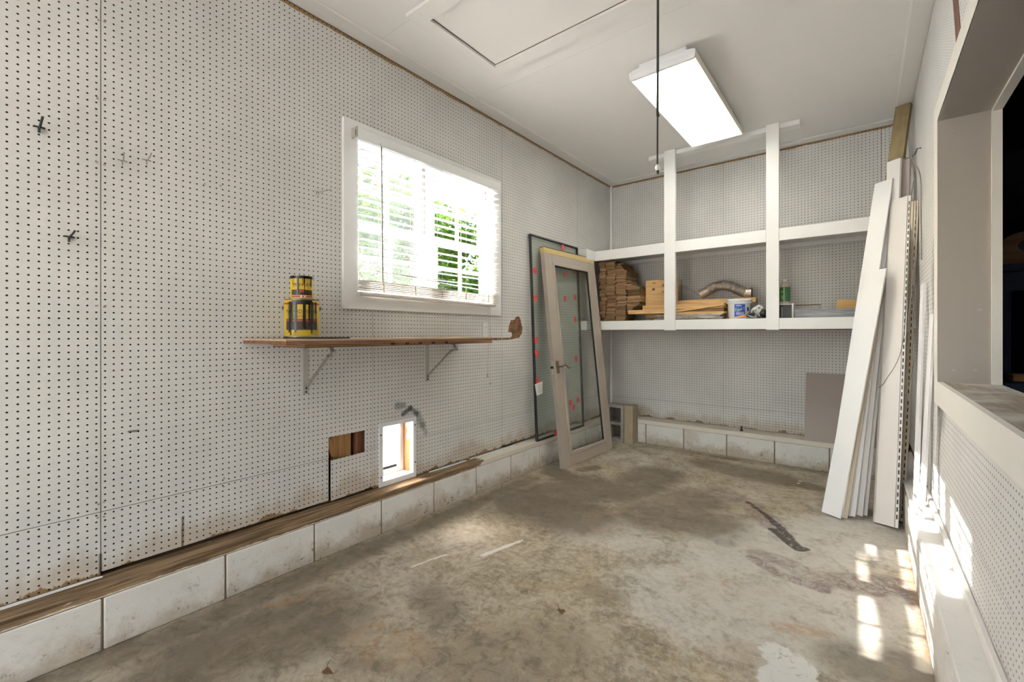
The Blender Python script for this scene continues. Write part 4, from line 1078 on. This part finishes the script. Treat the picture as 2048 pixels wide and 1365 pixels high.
# second slotted piece behind it
s2b, s2t = pZ(1799, 1046), pY(1829, 402, 3.98)
s2 = thing('vinyl_siding', (s2b.x, s2b.y, 0), 'bowed tan siding strip with slotted edge, right of the wide panel', 'siding', 'boards leaning by the right wall')
mid = pY(1822, 560, 4.02)
ptsS = [s2b + Vector((0, 0, .012)), s2b.lerp(mid, .5) + Vector((.004, 0, 0)), mid, mid.lerp(s2t, .5), s2t]
mb = MB()
for a, b in zip(ptsS[:-1], ptsS[1:]): mb.beam(a, b, .052, .006, (.8, -.6, 0))
mb.build('panel', M['vinyl_tan'], s2)
for a, b in zip(ptsS[:-1], ptsS[1:]):
    L_ = (b - a).length; d_ = (b - a).normalized(); W2 = Vector((.8, -.6, 0)); W2 = (W2 - d_ * W2.dot(d_)).normalized(); T2 = d_.cross(W2)
    if T2.y > 0: T2 = -T2
    k = .02
    while k < L_ - .03:
        q = a + d_ * k + W2 * .014 + T2 * .0026; MB().beam(q, q + d_ * .026, .006, .002, W2).build('nail_slot', M['black'], s2); k += .044
# taller cream and cardboard pieces behind
lean('siding_bundle', pZ(1752, 1030) + Vector((.03, .06, 0)), pY(1789, 322, 4.17), .082, .022, (.86, -.5, 0), 'vinyl', 'tall cream siding piece rising above the wide siding panel', 'siding')
lean('brown_board', pZ(1775, 1028) + Vector((.03, .08, 0)), pY(1811, 318, 4.178), .060, .016, (.86, -.5, 0), 'brown_panel', 'tall brown board beside the tall cream siding piece')
lean('dark_plank', (.120, 3.72, 0), (.236, 4.17, 2.10), .08, .014, (.9, -.3, 0), 'stud_red', 'dark red brown plank leaning in the corner behind the slotted siding')
lean('lumber_post', (-.085, 3.66, 0), (.232, 4.385, 2.862), .089, .038, (.95, -.35, 0), 'treated', 'greenish treated lumber post leaning up to the ceiling corner', 'lumber')

# white metal strips standing on the right ledge
ZL = .2785
def strip(ub, vb, ut, vt, w, m, label, xt=.262, t=.010, wd=(.25, -1, 0)):
    pb = pZ(ub, vb, ZL); pt = pX(ut, vt, xt)
    ax = (pt - pb).normalized()
    o = thing('metal_strip', (pb.x, pb.y, ZL), label, 'metal strip', 'metal strips standing on the right ledge')
    mb = MB().sweep(pb + Vector((0, 0, .004)), pt, [(-w/2, 0), (w/2, 0), (w/2, t), (w/2 - .002, t), (w/2 - .002, .002), (-w/2 + .002, .002), (-w/2 + .002, t), (-w/2, t)], wd)
    mz = min(v.z for v in mb.v)
    for v in mb.v: v.z += (ZL - mz + .0003) if v.z < ZL + .03 else 0
    mb.build('channel', M[m], o)
    return o
strip(1829, 1010, 1844, 568, .044, 'white_metal', 'leftmost and tallest white metal strip on the right ledge')
strip(1840, 1036, 1863, 628, .044, 'white_metal', 'second white metal strip from the left on the right ledge')
strip(1862, 1000, 1868, 650, .018, 'metal', 'thin grey metal strip just right of the white strips', .278, .008)
strip(1868, 1015, 1876, 700, .018, 'white_metal', 'thin pale metal strip between two grey strips on the ledge', .279, .008)
strip(1874, 1022, 1884, 790, .022, 'metal', 'shortest grey metal strip nearest the opening casing', .280, .008)
rd_a, rd_b = pZ(1856, 985, ZL + .008), pZ(1880, 1040, ZL + .008)
rod = thing('metal_rod', tuple((rd_a + rd_b) / 2 - Vector((0, 0, .008))), 'dark rod with white bands lying on the right ledge', 'rod')
MB().tube([rd_a, rd_b], .006, 8).build('shaft', M['hook_dark'], rod)
for k in (.45, .72): MB().tube([rd_a.lerp(rd_b, k), rd_a.lerp(rd_b, k + .10)], .0078, 8).build('band', M['white_metal'], rod)

# hook with hanging wire on the right wall
hy, hz = pxr(1843, 302)
hk = thing('wall_hook', (XR, hy, hz), 'grey hook high on the right wall holding wire', 'hook')
MB().tube([(XR, hy, hz + .02), (XR - .02, hy, hz + .02), (XR - .030, hy, hz - .01), (XR - .050, hy, hz - .028), (XR - .075, hy + .005, hz - .030), (XR - .088, hy + .005, hz - .012)], .0035, 8).build('prong', M['hook_dark'], hk)
wi = thing('wire_loop', (XR - .05, hy, .75), 'loop of grey wire hanging from the hook on the right wall', 'wire')
h0 = Vector((XR - .052, hy, hz - .022))
M['wire'] = plain('grey_wire_loop', (.14, .13, .115), .5, .3)
def wire(pts, r=.0022):
    P = [h0] + [Vector(p) for p in pts]; out = []
    for i in range(len(P) - 1):
        p0, p1, p2, p3 = P[max(i-1, 0)], P[i], P[i+1], P[min(i+2, len(P)-1)]
        for k in range(6):
            t = k / 6
            out.append(.5 * ((2*p1) + (p2-p0)*t + (2*p0-5*p1+4*p2-p3)*t*t + (3*p1-p0-3*p2+p3)*t*t*t))
    out.append(P[-1]); MB().tube(out, r, 6).build('strand', M['wire'], wi)
def w3(lst): return [pY(u, v, y) for (u, v, y) in lst]
wire(w3([(1840, 350, 3.74), (1842, 420, 3.70), (1843, 520, 3.70)]), .003)
wire(w3([(1829, 345, 3.80), (1822, 400, 3.79), (1817, 520, 3.72), (1805, 690, 3.58), (1772, 760, 3.55), (1757, 776, 3.54)]))
wire(w3([(1828, 360, 3.80), (1826, 450, 3.79), (1824, 560, 3.76), (1828, 690, 3.70), (1824, 745, 3.66), (1812, 792, 3.60)]))
wire(w3([(1831, 350, 3.80), (1832, 430, 3.80), (1829, 520, 3.76), (1815, 660, 3.62)]))

# ---------------------------------------------------------------- hardboard sheet leaning on the back ledge
bp = pY(1612, 881, 4.612); tp = pY(1612, 748, 4.775)
x0 = -.408
mb = MB().prism([(x0, 4.618, .2485), (x0 + .52, 4.618, .2485), (x0 + .52, 4.785, .822), (x0, 4.785, .822)], (0, .006, 0))
single('hardboard_sheet', mb, M['brown_panel'], 'plain grey-brown hardboard sheet leaning on the back ledge', 'board')
p = pY(1483, 862, 4.66)
single('black_plug', MB().lathe([(0, 0), (.014, 0), (.012, .012), (.006, .02), (.008, .045), (0, .048)], (p.x, 4.66, .2485), 10), M['black'], 'small black plug standing on the back ledge', 'plug')

# ---------------------------------------------------------------- things on the back shelf
ZD = 1.2925
rng = random.Random(11)
ORD1 = 'first second third fourth fifth sixth seventh eighth ninth tenth eleventh twelfth thirteenth fourteenth fifteenth sixteenth seventeenth eighteenth nineteenth'.split()
def ordinal(n):
    if n < 20: return ORD1[n - 1]
    t, u = divmod(n, 10); tens = {2: 'twent', 3: 'thirt', 4: 'fort', 5: 'fift', 6: 'sixt', 7: 'sevent'}[t]
    return tens + 'ieth' if u == 0 else tens + 'y-' + ORD1[u - 1]
# pile of old wood strips at the left end
def right_edge(z):
    pts = [(1.30, -1.93), (1.36, -1.90), (1.44, -1.80), (1.46, -1.755), (1.63, -1.765), (1.66, -1.83), (1.75, -1.86), (1.80, -1.90), (1.87, -1.95), (1.935, -1.96)]
    for (a, b), (c, d) in zip(pts[:-1], pts[1:]):
        if a <= z <= c: return b + (d - b) * (z - a) / (c - a)
    return pts[-1][1]
for coln, (ca, cb_, ztop) in zip(('leftmost', 'second', 'third', 'rightmost'), ((-2.205, -2.135, 1.925), (-2.130, -2.025, 1.930), (-2.020, -1.905, 1.90), (-1.900, None, 1.68))):
    cnt = 0
    z = ZD; run = 0; xo = 0.0; yo = 0.0; wmul = 1.0
    while z < ztop:
        if run <= 0:
            run = rng.randint(2, 7); xo = rng.uniform(-.012, .012); yo = rng.uniform(0, .05); wmul = rng.uniform(-.02, .012)
        run -= 1
        th = rng.uniform(.0095, .0145)
        lim = right_edge(z)
        R_ = (lim if cb_ is None else min(cb_, lim)) + rng.uniform(-.006, .004) + (wmul if cb_ is None or lim < cb_ else 0); L_ = ca + rng.uniform(-.001, .004)
        if R_ - L_ > .03:
            cnt += 1
            y0 = 4.250 + yo + rng.uniform(0, .012); dep = rng.uniform(.24, .30)
            mb = MB().box(L_, R_, y0, y0 + dep, z, z + th - .0007)
            ob = single('wood_strip', mb, M['old_wood' if rng.random() < .62 else 'old_wood2'], f'old brown wood strip, {ordinal(cnt)} from the bottom in the {coln} column of the pile', 'wood strip', 'old wood strips piled on the back shelf')
            ob.rotation_euler.z = rng.uniform(-.03, .03)
        z += th
# planks lying along the shelf
def plank(u0, u1, z0, z1, Y, dep, m, label, tilt=0.0):
    xa, xb = pY(u0, 600, Y).x, pY(u1, 600, Y).x
    mb = MB().prism([(xa, Y, z0), (xb, Y, z0 + tilt), (xb, Y, z1 + tilt), (xa, Y, z1)], (0, dep, 0)).bevelled(.0012)
    return single('plank', mb, M[m], label, 'plank', 'planks lying on the back shelf')
for i in range(5):
    plank(1302 + 6 * i % 13, 1450 - (i * 7) % 11, ZD + i * .0128, ZD + i * .0128 + .0122, 4.258 + (i % 2) * .006, .085, 'grey_strip' if False else 'grey_sill', ('lowest', 'second lowest', 'middle', 'second highest', 'topmost')[i] + ' of the five thin grey strips stacked at the shelf front')
plank(1352, 1448, 1.3575, 1.376, 4.262, .09, 'pine_x', 'thin light pine plank on top of the thin grey strips')
plank(1256, 1345, 1.371, 1.411, 4.262, .10, 'pine_x', 'short pine plank sticking out left of the post in front of the old strips')
for i, zz in enumerate((ZD, ZD + .040, ZD + .080)):
    plank(1300 - i * 9, 1444 + i * 2, zz, zz + .0385, 4.385, .14, 'old_wood2', ('bottom', 'middle', 'upper')[i] + ' one of three dark planks stacked at the back of the shelf')
plank(1285, 1447, 1.4125, 1.4585, 4.375, .19, 'pine_x', 'long pine plank under the square pine board')
plank(1343, 1512, 1.4595, 1.503, 4.482, .10, 'pine_x', 'uppermost long pine plank carrying the metal duct')
plank(1352, 1448, 1.379, 1.397, 4.28, .07, 'pine_x', 'slanting pine plank propped between bucket and post', .052)
xa, xb = pY(1288, 600, 4.335).x, pY(1352, 600, 4.335).x
pb_ = thing('pine_board', ((xa + xb) / 2, 4.388, 1.4592), 'square knotty pine board standing upright beside the old wood pile', 'board')
MB().box(xa, xb, 4.378, 4.398, 1.4592, 1.712).bevelled(.002).build('body', M['pine_x'], pb_)
for (u, v, r_) in ((1307, 579, .013), (1327, 571, .011)):
    q = pY(u, v, 4.378)
    MB().prism([(q.x + r_ * 1.2 * math.cos(2 * math.pi * k / 10), 4.3765, q.z + r_ * math.sin(2 * math.pi * k / 10)) for k in range(10)], (0, .002, 0)).build('knot', M['stud_red'], pb_)
# bracket of two metal bars
tb = thing('metal_bracket', (-1.44, 4.70, ZD), 'thin grey metal angle bracket standing behind the planks', 'bracket')
pv0, pv1 = pY(1363, 560, 4.70), pY(1363, 604, 4.70)
MB().beam(Vector((pv1.x, 4.70, ZD + .01)), pv0, .014, .006, (1, 0, 0)).build('upright', M['hook_grey'], tb)
MB().beam(pY(1364, 569, 4.698), pY(1404, 594, 4.698), .010, .004, (0, 1, 0)).build('brace', M['hook_grey'], tb)
MB().box(pv1.x - .05, pv1.x + .05, 4.685, 4.71, ZD, ZD + .012).build('foot', M['hook_grey'], tb)
# flexible duct
dpx = [(1404, 588), (1418, 580), (1432, 573), (1448, 570), (1462, 573), (1476, 580), (1490, 586), (1501, 588)]
DPp = [pY(u, v, 4.53) for u, v in dpx]
DPs = []
for i in range(len(DPp) - 1):
    for k in range(9): DPs.append(DPp[i].lerp(DPp[i+1], k / 9))
DPs.append(DPp[-1])
zmin = 1.5035 + .046
for q in DPs: q.z = max(q.z, zmin)
def smoothpts(P, n=6):
    for _ in range(n):
        P = [P[0]] + [(P[i-1] + P[i]*2 + P[i+1]) / 4 for i in range(1, len(P)-1)] + [P[-1]]
    return P
DPs = smoothpts(DPs, 8)
rr = [.045 + (.0025 if (i % 2) else -.0015) * (1 if 7 < i < len(DPs) - 8 else 0) for i in range(len(DPs))]
du = thing('flexible_duct', tuple(DPs[len(DPs)//2] - Vector((0, 0, .05))), 'bent corrugated metal duct lying on the planks', 'duct')
MB().tube(DPs, rr, 24, caps=False).build('corrugated_tube', M['duct'], du)
for e, f_ in ((DPs[0], DPs[2]), (DPs[-1], DPs[-3])):
    d_ = (e - f_).normalized(); MB().tube([f_, e + d_ * .012], .048, 24, caps=False).build('collar', M['duct'], du)
    MB().tube([e - d_ * .02, e - d_ * .019], .044, 20).build('dark_inside', M['black'], du)
# bucket
bc = (-.875, 4.372, ZD)
ba = facing(bc)
bk = thing('bucket', bc, 'white plastic tub with a blue label and green lettering on the back shelf', 'bucket')
MB().lathe([(0, 0), (.080, 0), (.083, .004), (.092, .150), (.0915, .155)], bc, 40).build('body', M['plastic_white'], bk)
MB().lathe([(.092, .150), (.100, .152), (.101, .164), (.096, .168), (.097, .172), (.102, .174), (.101, .186), (.096, .190), (.070, .190), (.068, .187), (0, .187)], bc, 40).build('lid', M['white_metal'], bk)
M['blue'] = plain('blue_label', (.012, .045, .30), .4); M['lime'] = plain('lime_ink', (.45, .85, .10), .5); M['white_ink'] = plain('white_ink', (.85, .86, .88), .5); M['orange'] = plain('orange_ink', (.75, .28, .04), .5)
wrap_rect(MB(), bc, .0925, ba - .42, ba + .52, ZD + .030, ZD + .142, 12, ZD + .052).build('blue_label', M['blue'], bk)
wrap_text(MB(), 'Type 1', .034, bc, .0935, ba + .06, ZD + .086, .22, .85).build('lettering', M['lime'], bk)
wrap_text(MB(), 'MAPEI', .016, bc, .0935, ba - .02, ZD + .124).build('lettering', M['white_ink'], bk)
for k in range(3): wrap_rect(MB(), bc, .0934, ba - .25, ba + .42, ZD + .066 - k * .008, ZD + .069 - k * .008, 6).build('small_print', M['white_ink'], bk)
wrap_rect(MB(), bc, .0928, ba - .1, ba + .52, ZD + .020, ZD + .034, 8, ZD + .032, ZD + .050).build('orange_stripe', M['orange'], bk)
wrap_rect(MB(), bc, .0928, ba + .72, ba + .95, ZD + .080, ZD + .115, 5).build('side_print', M['blue'], bk)
# crumpled cloth
def lump(c, sx, sy, sz, seed, amp=.3, seg=3):
    bm = bmesh.new(); bmesh.ops.create_icosphere(bm, subdivisions=seg, radius=1); r_ = random.Random(seed)
    ph = [(Vector((r_.gauss(0, 1), r_.gauss(0, 1), r_.gauss(0, 1))) * 2.2, r_.uniform(0, 6)) for _ in range(8)]
    mb = MB()
    for v in bm.verts:
        k = 1 + amp * sum(math.sin(v.co.dot(w) + p) for w, p in ph) / 5
        mb.v.append(Vector((c[0] + v.co.x * sx * k, c[1] + v.co.y * sy * k, max(c[2], c[2] + sz + v.co.z * sz * k))))
    mb.f = [tuple(v.index for v in f.verts) for f in bm.faces]; bm.free(); mb.smooth = True
    return mb
nn = NT('speckled_cloth'); M['cloth'] = nn.fin(nn.mix(nn.sstep(nn.noise(nn.objc(), 60, 3), .52, .58), (.70, .69, .64), (.12, .12, .10)), .9)
single('black_tray', MB().box(-.80, -.645, 4.262, 4.40, ZD, ZD + .018).bevelled(.004), M['black'], 'flat black tray at the shelf edge right of the white tub', 'tray')
single('rag', lump((-.725, 4.36, ZD + .0185), .045, .035, .052, 4, .45), M['cloth'], 'crumpled white speckled rag on the black tray', 'rag')
single('rubber_dome', lump((-.672, 4.315, ZD + .0185), .032, .040, .036, 8, .05), M['black'], 'round black rubber dome beside the speckled rag', 'cap')
tl = thing('hand_tool', (-.765, 4.285, ZD + .0185), 'black handled tool lying in front of the rag', 'tool')
MB().tube([(-.80, 4.30, ZD + .038), (-.775, 4.295, ZD + .052), (-.745, 4.29, ZD + .056), (-.735, 4.29, ZD + .048)], [.010, .013, .012, .006], 10).build('grip', M['black'], tl)
MB().tube([(-.790, 4.272, ZD + .045), (-.755, 4.268, ZD + .026), (-.725, 4.266, ZD + .0215)], .0028, 6).build('shank', M['white_metal'], tl)
single('orange_box', MB().box(-.83, -.60, 4.52, 4.60, ZD, ZD + .085).bevelled(.002), M['pine_x'], 'orange brown wooden block behind the rag at the back of the shelf', 'block')
single('blue_bottle_cap', MB().lathe([(0, 0), (.022, 0), (.022, .055), (.014, .07), (0, .07)], (-.655, 4.40, ZD), 16), M['blue'], 'small blue plastic bottle mostly hidden behind the middle post', 'bottle')
# framed box and spray bottle
fb = thing('frame_box', (-.515, 4.37, ZD), 'small cream wooden box with a dark front under the green bottle', 'box')
for (x0, x1, z0, z1) in ((-.575, -.567, ZD, ZD + .132), (-.468, -.456, ZD, ZD + .132), (-.567, -.468, ZD, ZD + .008), (-.567, -.468, ZD + .124, ZD + .132)):
    MB().box(x0, x1, 4.315, 4.43, z0, z1).build('side', M['cream_wood'], fb)
MB().box(-.567, -.468, 4.328, 4.425, ZD + .008, ZD + .124).build('dark_panel', plain('dark_slate', (.03, .032, .035), .4), fb)
MB().box(-.545, -.535, 4.326, 4.328, ZD + .02, ZD + .105).build('label_strip', M['hook_grey'], fb)
bt_c = (-.522, 4.365, ZD + .1325)
bt = thing('spray_bottle', bt_c, 'translucent plastic bottle with a green label and white cap', 'bottle')
MB().lathe([(0, 0), (.036, 0), (.039, .004), (.039, .145), (.036, .160), (.026, .178), (.013, .188), (.012, .194)], bt_c, 28).build('body', plain('milky_plastic', (.52, .44, .38), .35), bt)
MB().lathe([(.0392, .020), (.0396, .021), (.0396, .140), (.0392, .141)], bt_c, 28).build('green_label', plain('green_label', (.035, .17, .05), .4), bt)
MB().lathe([(.015, .190), (.016, .192), (.016, .208), (0, .209)], bt_c, 18).build('cap', M['plastic_white'], bt)
a_ = facing(bt_c)
wrap_rect(MB(), bt_c, .0400, a_ - .25, a_ - .15, bt_c[2] + .022, bt_c[2] + .138, 2).build('label_stripe', M['white_ink'], bt)
for zz in (.045, .062, .100): wrap_rect(MB(), bt_c, .0400, a_ - .75, a_ - .35, bt_c[2] + zz, bt_c[2] + zz + .006, 4).build('label_print', M['lime'], bt)
single('thin_slat', MB().box(-.4545, -.275, 4.42, 4.45, ZD + .120, ZD + .126), M['ply_dark'], 'thin dark slat poking out right of the small cream box', 'slat')
MB_ = MB().box(-.30, -.28, 4.42, 4.45, ZD, ZD + .1195)
single('slat_prop', MB_, M['hook_grey'], 'small grey post propping up the thin dark slat', 'post')
M['blue_grey'] = wood('blue_grey_strip', (.20, .21, .24), (.42, .42, .43), 0, 12)
for i in range(9):
    xa = -.445 + rng.uniform(-.004, .004); xb = .02 + rng.uniform(-.03, .03)
    single('flat_strip', MB().box(xa, xb, 4.262 + rng.uniform(0, .006), 4.36, ZD + i * .0088, ZD + i * .0088 + .0078), M['blue_grey'], f'flat blue-grey strip, {ordinal(i + 1)} from the bottom of the low stack', 'strip', 'blue-grey strips stacked on the back shelf')
x0 = pY(1673, 610, 4.30).x
single('wood_beam', MB().box(x0, .20, 4.285, 4.36, ZD + .0795, ZD + .145).bevelled(.003), wood('orange_beam', (.42, .24, .08), (.56, .36, .15), 0, 8), 'orange-brown wood beam resting on the blue-grey strips', 'beam')

# ---------------------------------------------------------------- litter on the floor
def leaf(u, v, s, ang, label):
    c = pZ(u, v); pts = []
    for k in range(12):
        a = 2 * math.pi * k / 12; r_ = s * (1 + .35 * math.cos(3 * a)) * (.8 + .3 * rng.random())
        pts.append(Vector((c.x + r_ * math.cos(a + ang), c.y + .7 * r_ * math.sin(a + ang), .002 + .004 * rng.random())))
    mb = MB(); mb.v = [Vector((c.x, c.y, .0012))] + pts; mb.f = [(0, i, i % 12 + 1) for i in range(1, 13)]
    b = len(mb.v); mb.v += [p + Vector((0, 0, .0008)) for p in mb.v]; mb.f += [(b, b + i % 12 + 1, b + i) for i in range(1, 13)] + [(i, i % 12 + 1, b + i % 12 + 1, b + i) for i in range(1, 13)]
    t = thing('dead_leaf', (c.x, c.y, 0), label, 'leaf')
    mb.build('blade', plain('dry_leaf', (.16, .075, .035), .8, 0, .3, 60), t)
    MB().tube([(c.x, c.y, .004), (c.x - s * 1.2, c.y + s * .6, .006), (c.x - s * 2.0, c.y + s * 1.6, .004)], .0014, 5).build('stalk', M['ply_dark'], t)
leaf(655, 1345, .020, .3, 'dry brown leaf with a stalk on the floor near the bottom edge')
leaf(1123, 1225, .020, 1.1, 'small rust-brown leaf alone in the middle of the floor')

# ---------------------------------------------------------------- dark side room seen through the opening
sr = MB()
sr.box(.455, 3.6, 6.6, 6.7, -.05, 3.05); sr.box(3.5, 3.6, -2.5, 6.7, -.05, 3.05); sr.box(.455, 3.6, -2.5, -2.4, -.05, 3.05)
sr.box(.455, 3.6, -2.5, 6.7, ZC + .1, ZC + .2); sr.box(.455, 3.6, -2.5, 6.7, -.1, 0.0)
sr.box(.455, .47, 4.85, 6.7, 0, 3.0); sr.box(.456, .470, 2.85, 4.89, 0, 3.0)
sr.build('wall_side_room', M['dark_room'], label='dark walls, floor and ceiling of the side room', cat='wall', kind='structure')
def dbox(px0, px1, Y, dep, extra=0):
    a, b = pY(*px0, Y), pY(*px1, Y); return (a.x, b.x + extra, Y, Y + dep, b.z, a.z)
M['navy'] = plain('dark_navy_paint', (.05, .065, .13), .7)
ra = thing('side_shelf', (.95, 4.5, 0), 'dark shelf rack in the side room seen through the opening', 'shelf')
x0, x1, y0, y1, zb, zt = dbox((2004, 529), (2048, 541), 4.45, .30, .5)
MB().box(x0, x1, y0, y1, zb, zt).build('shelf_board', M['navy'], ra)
x0b, x1b, _, _, zb2, zt2 = dbox((2004, 545), (2048, 580), 4.45, .3, .5)
MB().box(x0, x1, y0 + .03, y1, zb2, zt2).build('shelf_apron', M['navy'], ra)
for x in (x0, x1 - .05): MB().box(x, x + .05, y0 + .04, y0 + .09, 0, zb2).build('leg', M['navy'], ra)
zt_s = zt
ax0, ax1, ay, _, azb, azt = dbox((2004, 466), (2048, 519), 4.50, .2, .22)
azb = zt_s
pts = [(ax0, ay, azb), (ax1, ay, azb), (ax1, ay, azt - .10)]
for k in range(1, 10):
    a = math.pi * k / 10; pts.append(((ax0 + ax1) / 2 + (ax1 - ax0) / 2 * math.cos(a), ay, azt - .10 + .10 * math.sin(a) ** .6))
pts.append((ax0, ay, azt - .10))
ab = thing('wooden_box', ((ax0 + ax1) / 2, ay + .1, azb), 'brown arch-topped wooden box on the dark rack in the side room', 'box')
MB().prism(pts, (0, .2, 0)).build('body', wood('dim_brown_wood', (.34, .20, .11), (.50, .32, .18), 0, 6), ab)
cx_, cz_ = (ax0 + ax1) / 2, azb + (azt - azb) * .55
MB().prism([(cx_ + .09 * math.cos(2 * math.pi * k / 14), ay - .003, cz_ + .05 * math.sin(2 * math.pi * k / 14)) for k in range(14)], (0, .003, 0)).build('dark_oval', M['black'], ab)
be = thing('work_bench', (.8, 3.7, 0), 'dark bench just behind the opening in the side room', 'bench')
MB().box(.56, 1.3, 3.35, 4.2, .885, .925).build('bench_top', M['navy'], be)
for (x, y) in ((.58, 3.37), (1.22, 3.37), (.58, 4.12), (1.22, 4.12)): MB().box(x, x + .06, y, y + .06, 0, .885).build('leg', M['navy'], be)
q = pY(2021, 744, 3.55)
single('orange_plank', MB().box(q.x, q.x + .45, 3.50, 3.62, .9255, .962).bevelled(.003), wood('orange_plank_wood', (.45, .22, .09), (.62, .36, .17), 0, 7), 'orange wood plank lying on the dark bench past the sill', 'plank')

# ---------------------------------------------------------------- outside
gm = NT('pale_yard_ground'); gp = gm.pos()
M['yard'] = gm.fin(gm.mix(gm.noise(gp, 1.5, 6, .65), (.50, .49, .45), (.68, .66, .62)), .9)
MB().box(-30, -2.46, -16, 22, -.25, -.15).build('ground_outside', M['yard'], label='pale sunlit ground outside the window', cat='ground', kind='structure')
MB().box(-2.46, 4, -16, YF - .13, -.25, -.02).build('ground_front', M['yard'], label='pale ground outside the added front doorway', cat='ground', kind='structure')
lf = NT('leaf_green'); lf.N.remove(lf.bsdf)
_lc = lf.mix(lf.noise(lf.pos(), 1.4, 4), (.030, .095, .012), (.16, .26, .04))
_d = lf.N.new('ShaderNodeBsdfDiffuse'); _t = lf.N.new('ShaderNodeBsdfTranslucent'); _m = lf.N.new('ShaderNodeMixShader'); _m.inputs[0].default_value = .45
lf.L.new(_lc, _d.inputs[0]); lf.L.new(_lc, _t.inputs[0]); lf.L.new(_d.outputs[0], _m.inputs[1]); lf.L.new(_t.outputs[0], _m.inputs[2]); lf.L.new(_m.outputs[0], lf.out.inputs[0])
M['leaf'] = lf.m
def tree(x, y, H, R, nleaf, seed, label):
    r_ = random.Random(seed)
    t = thing('tree', (x, y, -.15), label, 'tree', 'trees outside the window')
    MB().tube([(x, y, -.15), (x + .05, y + .05, H * .3), (x - .05, y, H * .7)], [.14, .11, .05], 8).build('trunk', M['old_wood'], t)
    cs_ = [(x + r_.uniform(-R, R) * .75, y + r_.uniform(-R, R) * .75, r_.uniform(.5, H - .5), r_.uniform(.45, .8)) for _ in range(34)]
    mb = MB()
    for i in range(nleaf):
        c = cs_[i % len(cs_)]; d = Vector((r_.gauss(0, 1), r_.gauss(0, 1), r_.gauss(0, 1))).normalized() * c[3] * (r_.random() ** .4)
        p = Vector((c[0], c[1], max(.1, c[2]))) + d; 
        if p.z < .05: continue
        A = Vector((r_.gauss(0, 1), r_.gauss(0, 1), r_.gauss(0, .5))).normalized(); B = A.cross(Vector((r_.gauss(0, 1), r_.gauss(0, 1), r_.gauss(0, 1)))).normalized()
        s_ = r_.uniform(.065, .125); b = len(mb.v)
        mb.v += [p - A * s_, p + B * s_ * .5, p + A * s_, p - B * s_ * .5]; mb.f.append((b, b+1, b+2, b+3))
    o = mb.build('foliage', M['leaf'], t)
for i, (x, y, H, R, lb) in enumerate(((-9.2, 5.2, 4.75, 1.6, 'leafy green tree seen through the left half of the window'), (-9.6, 7.6, 4.95, 1.7, 'leafy green tree seen through the middle of the window'), (-9.0, 10.0, 4.75, 1.7, 'leafy green tree seen through the right half of the window'), (-8.4, 12.6, 4.5, 1.6, 'leafy green tree farthest right beyond the window'))):
    tree(x, y, H, R, 10500, 20 + i, lb)
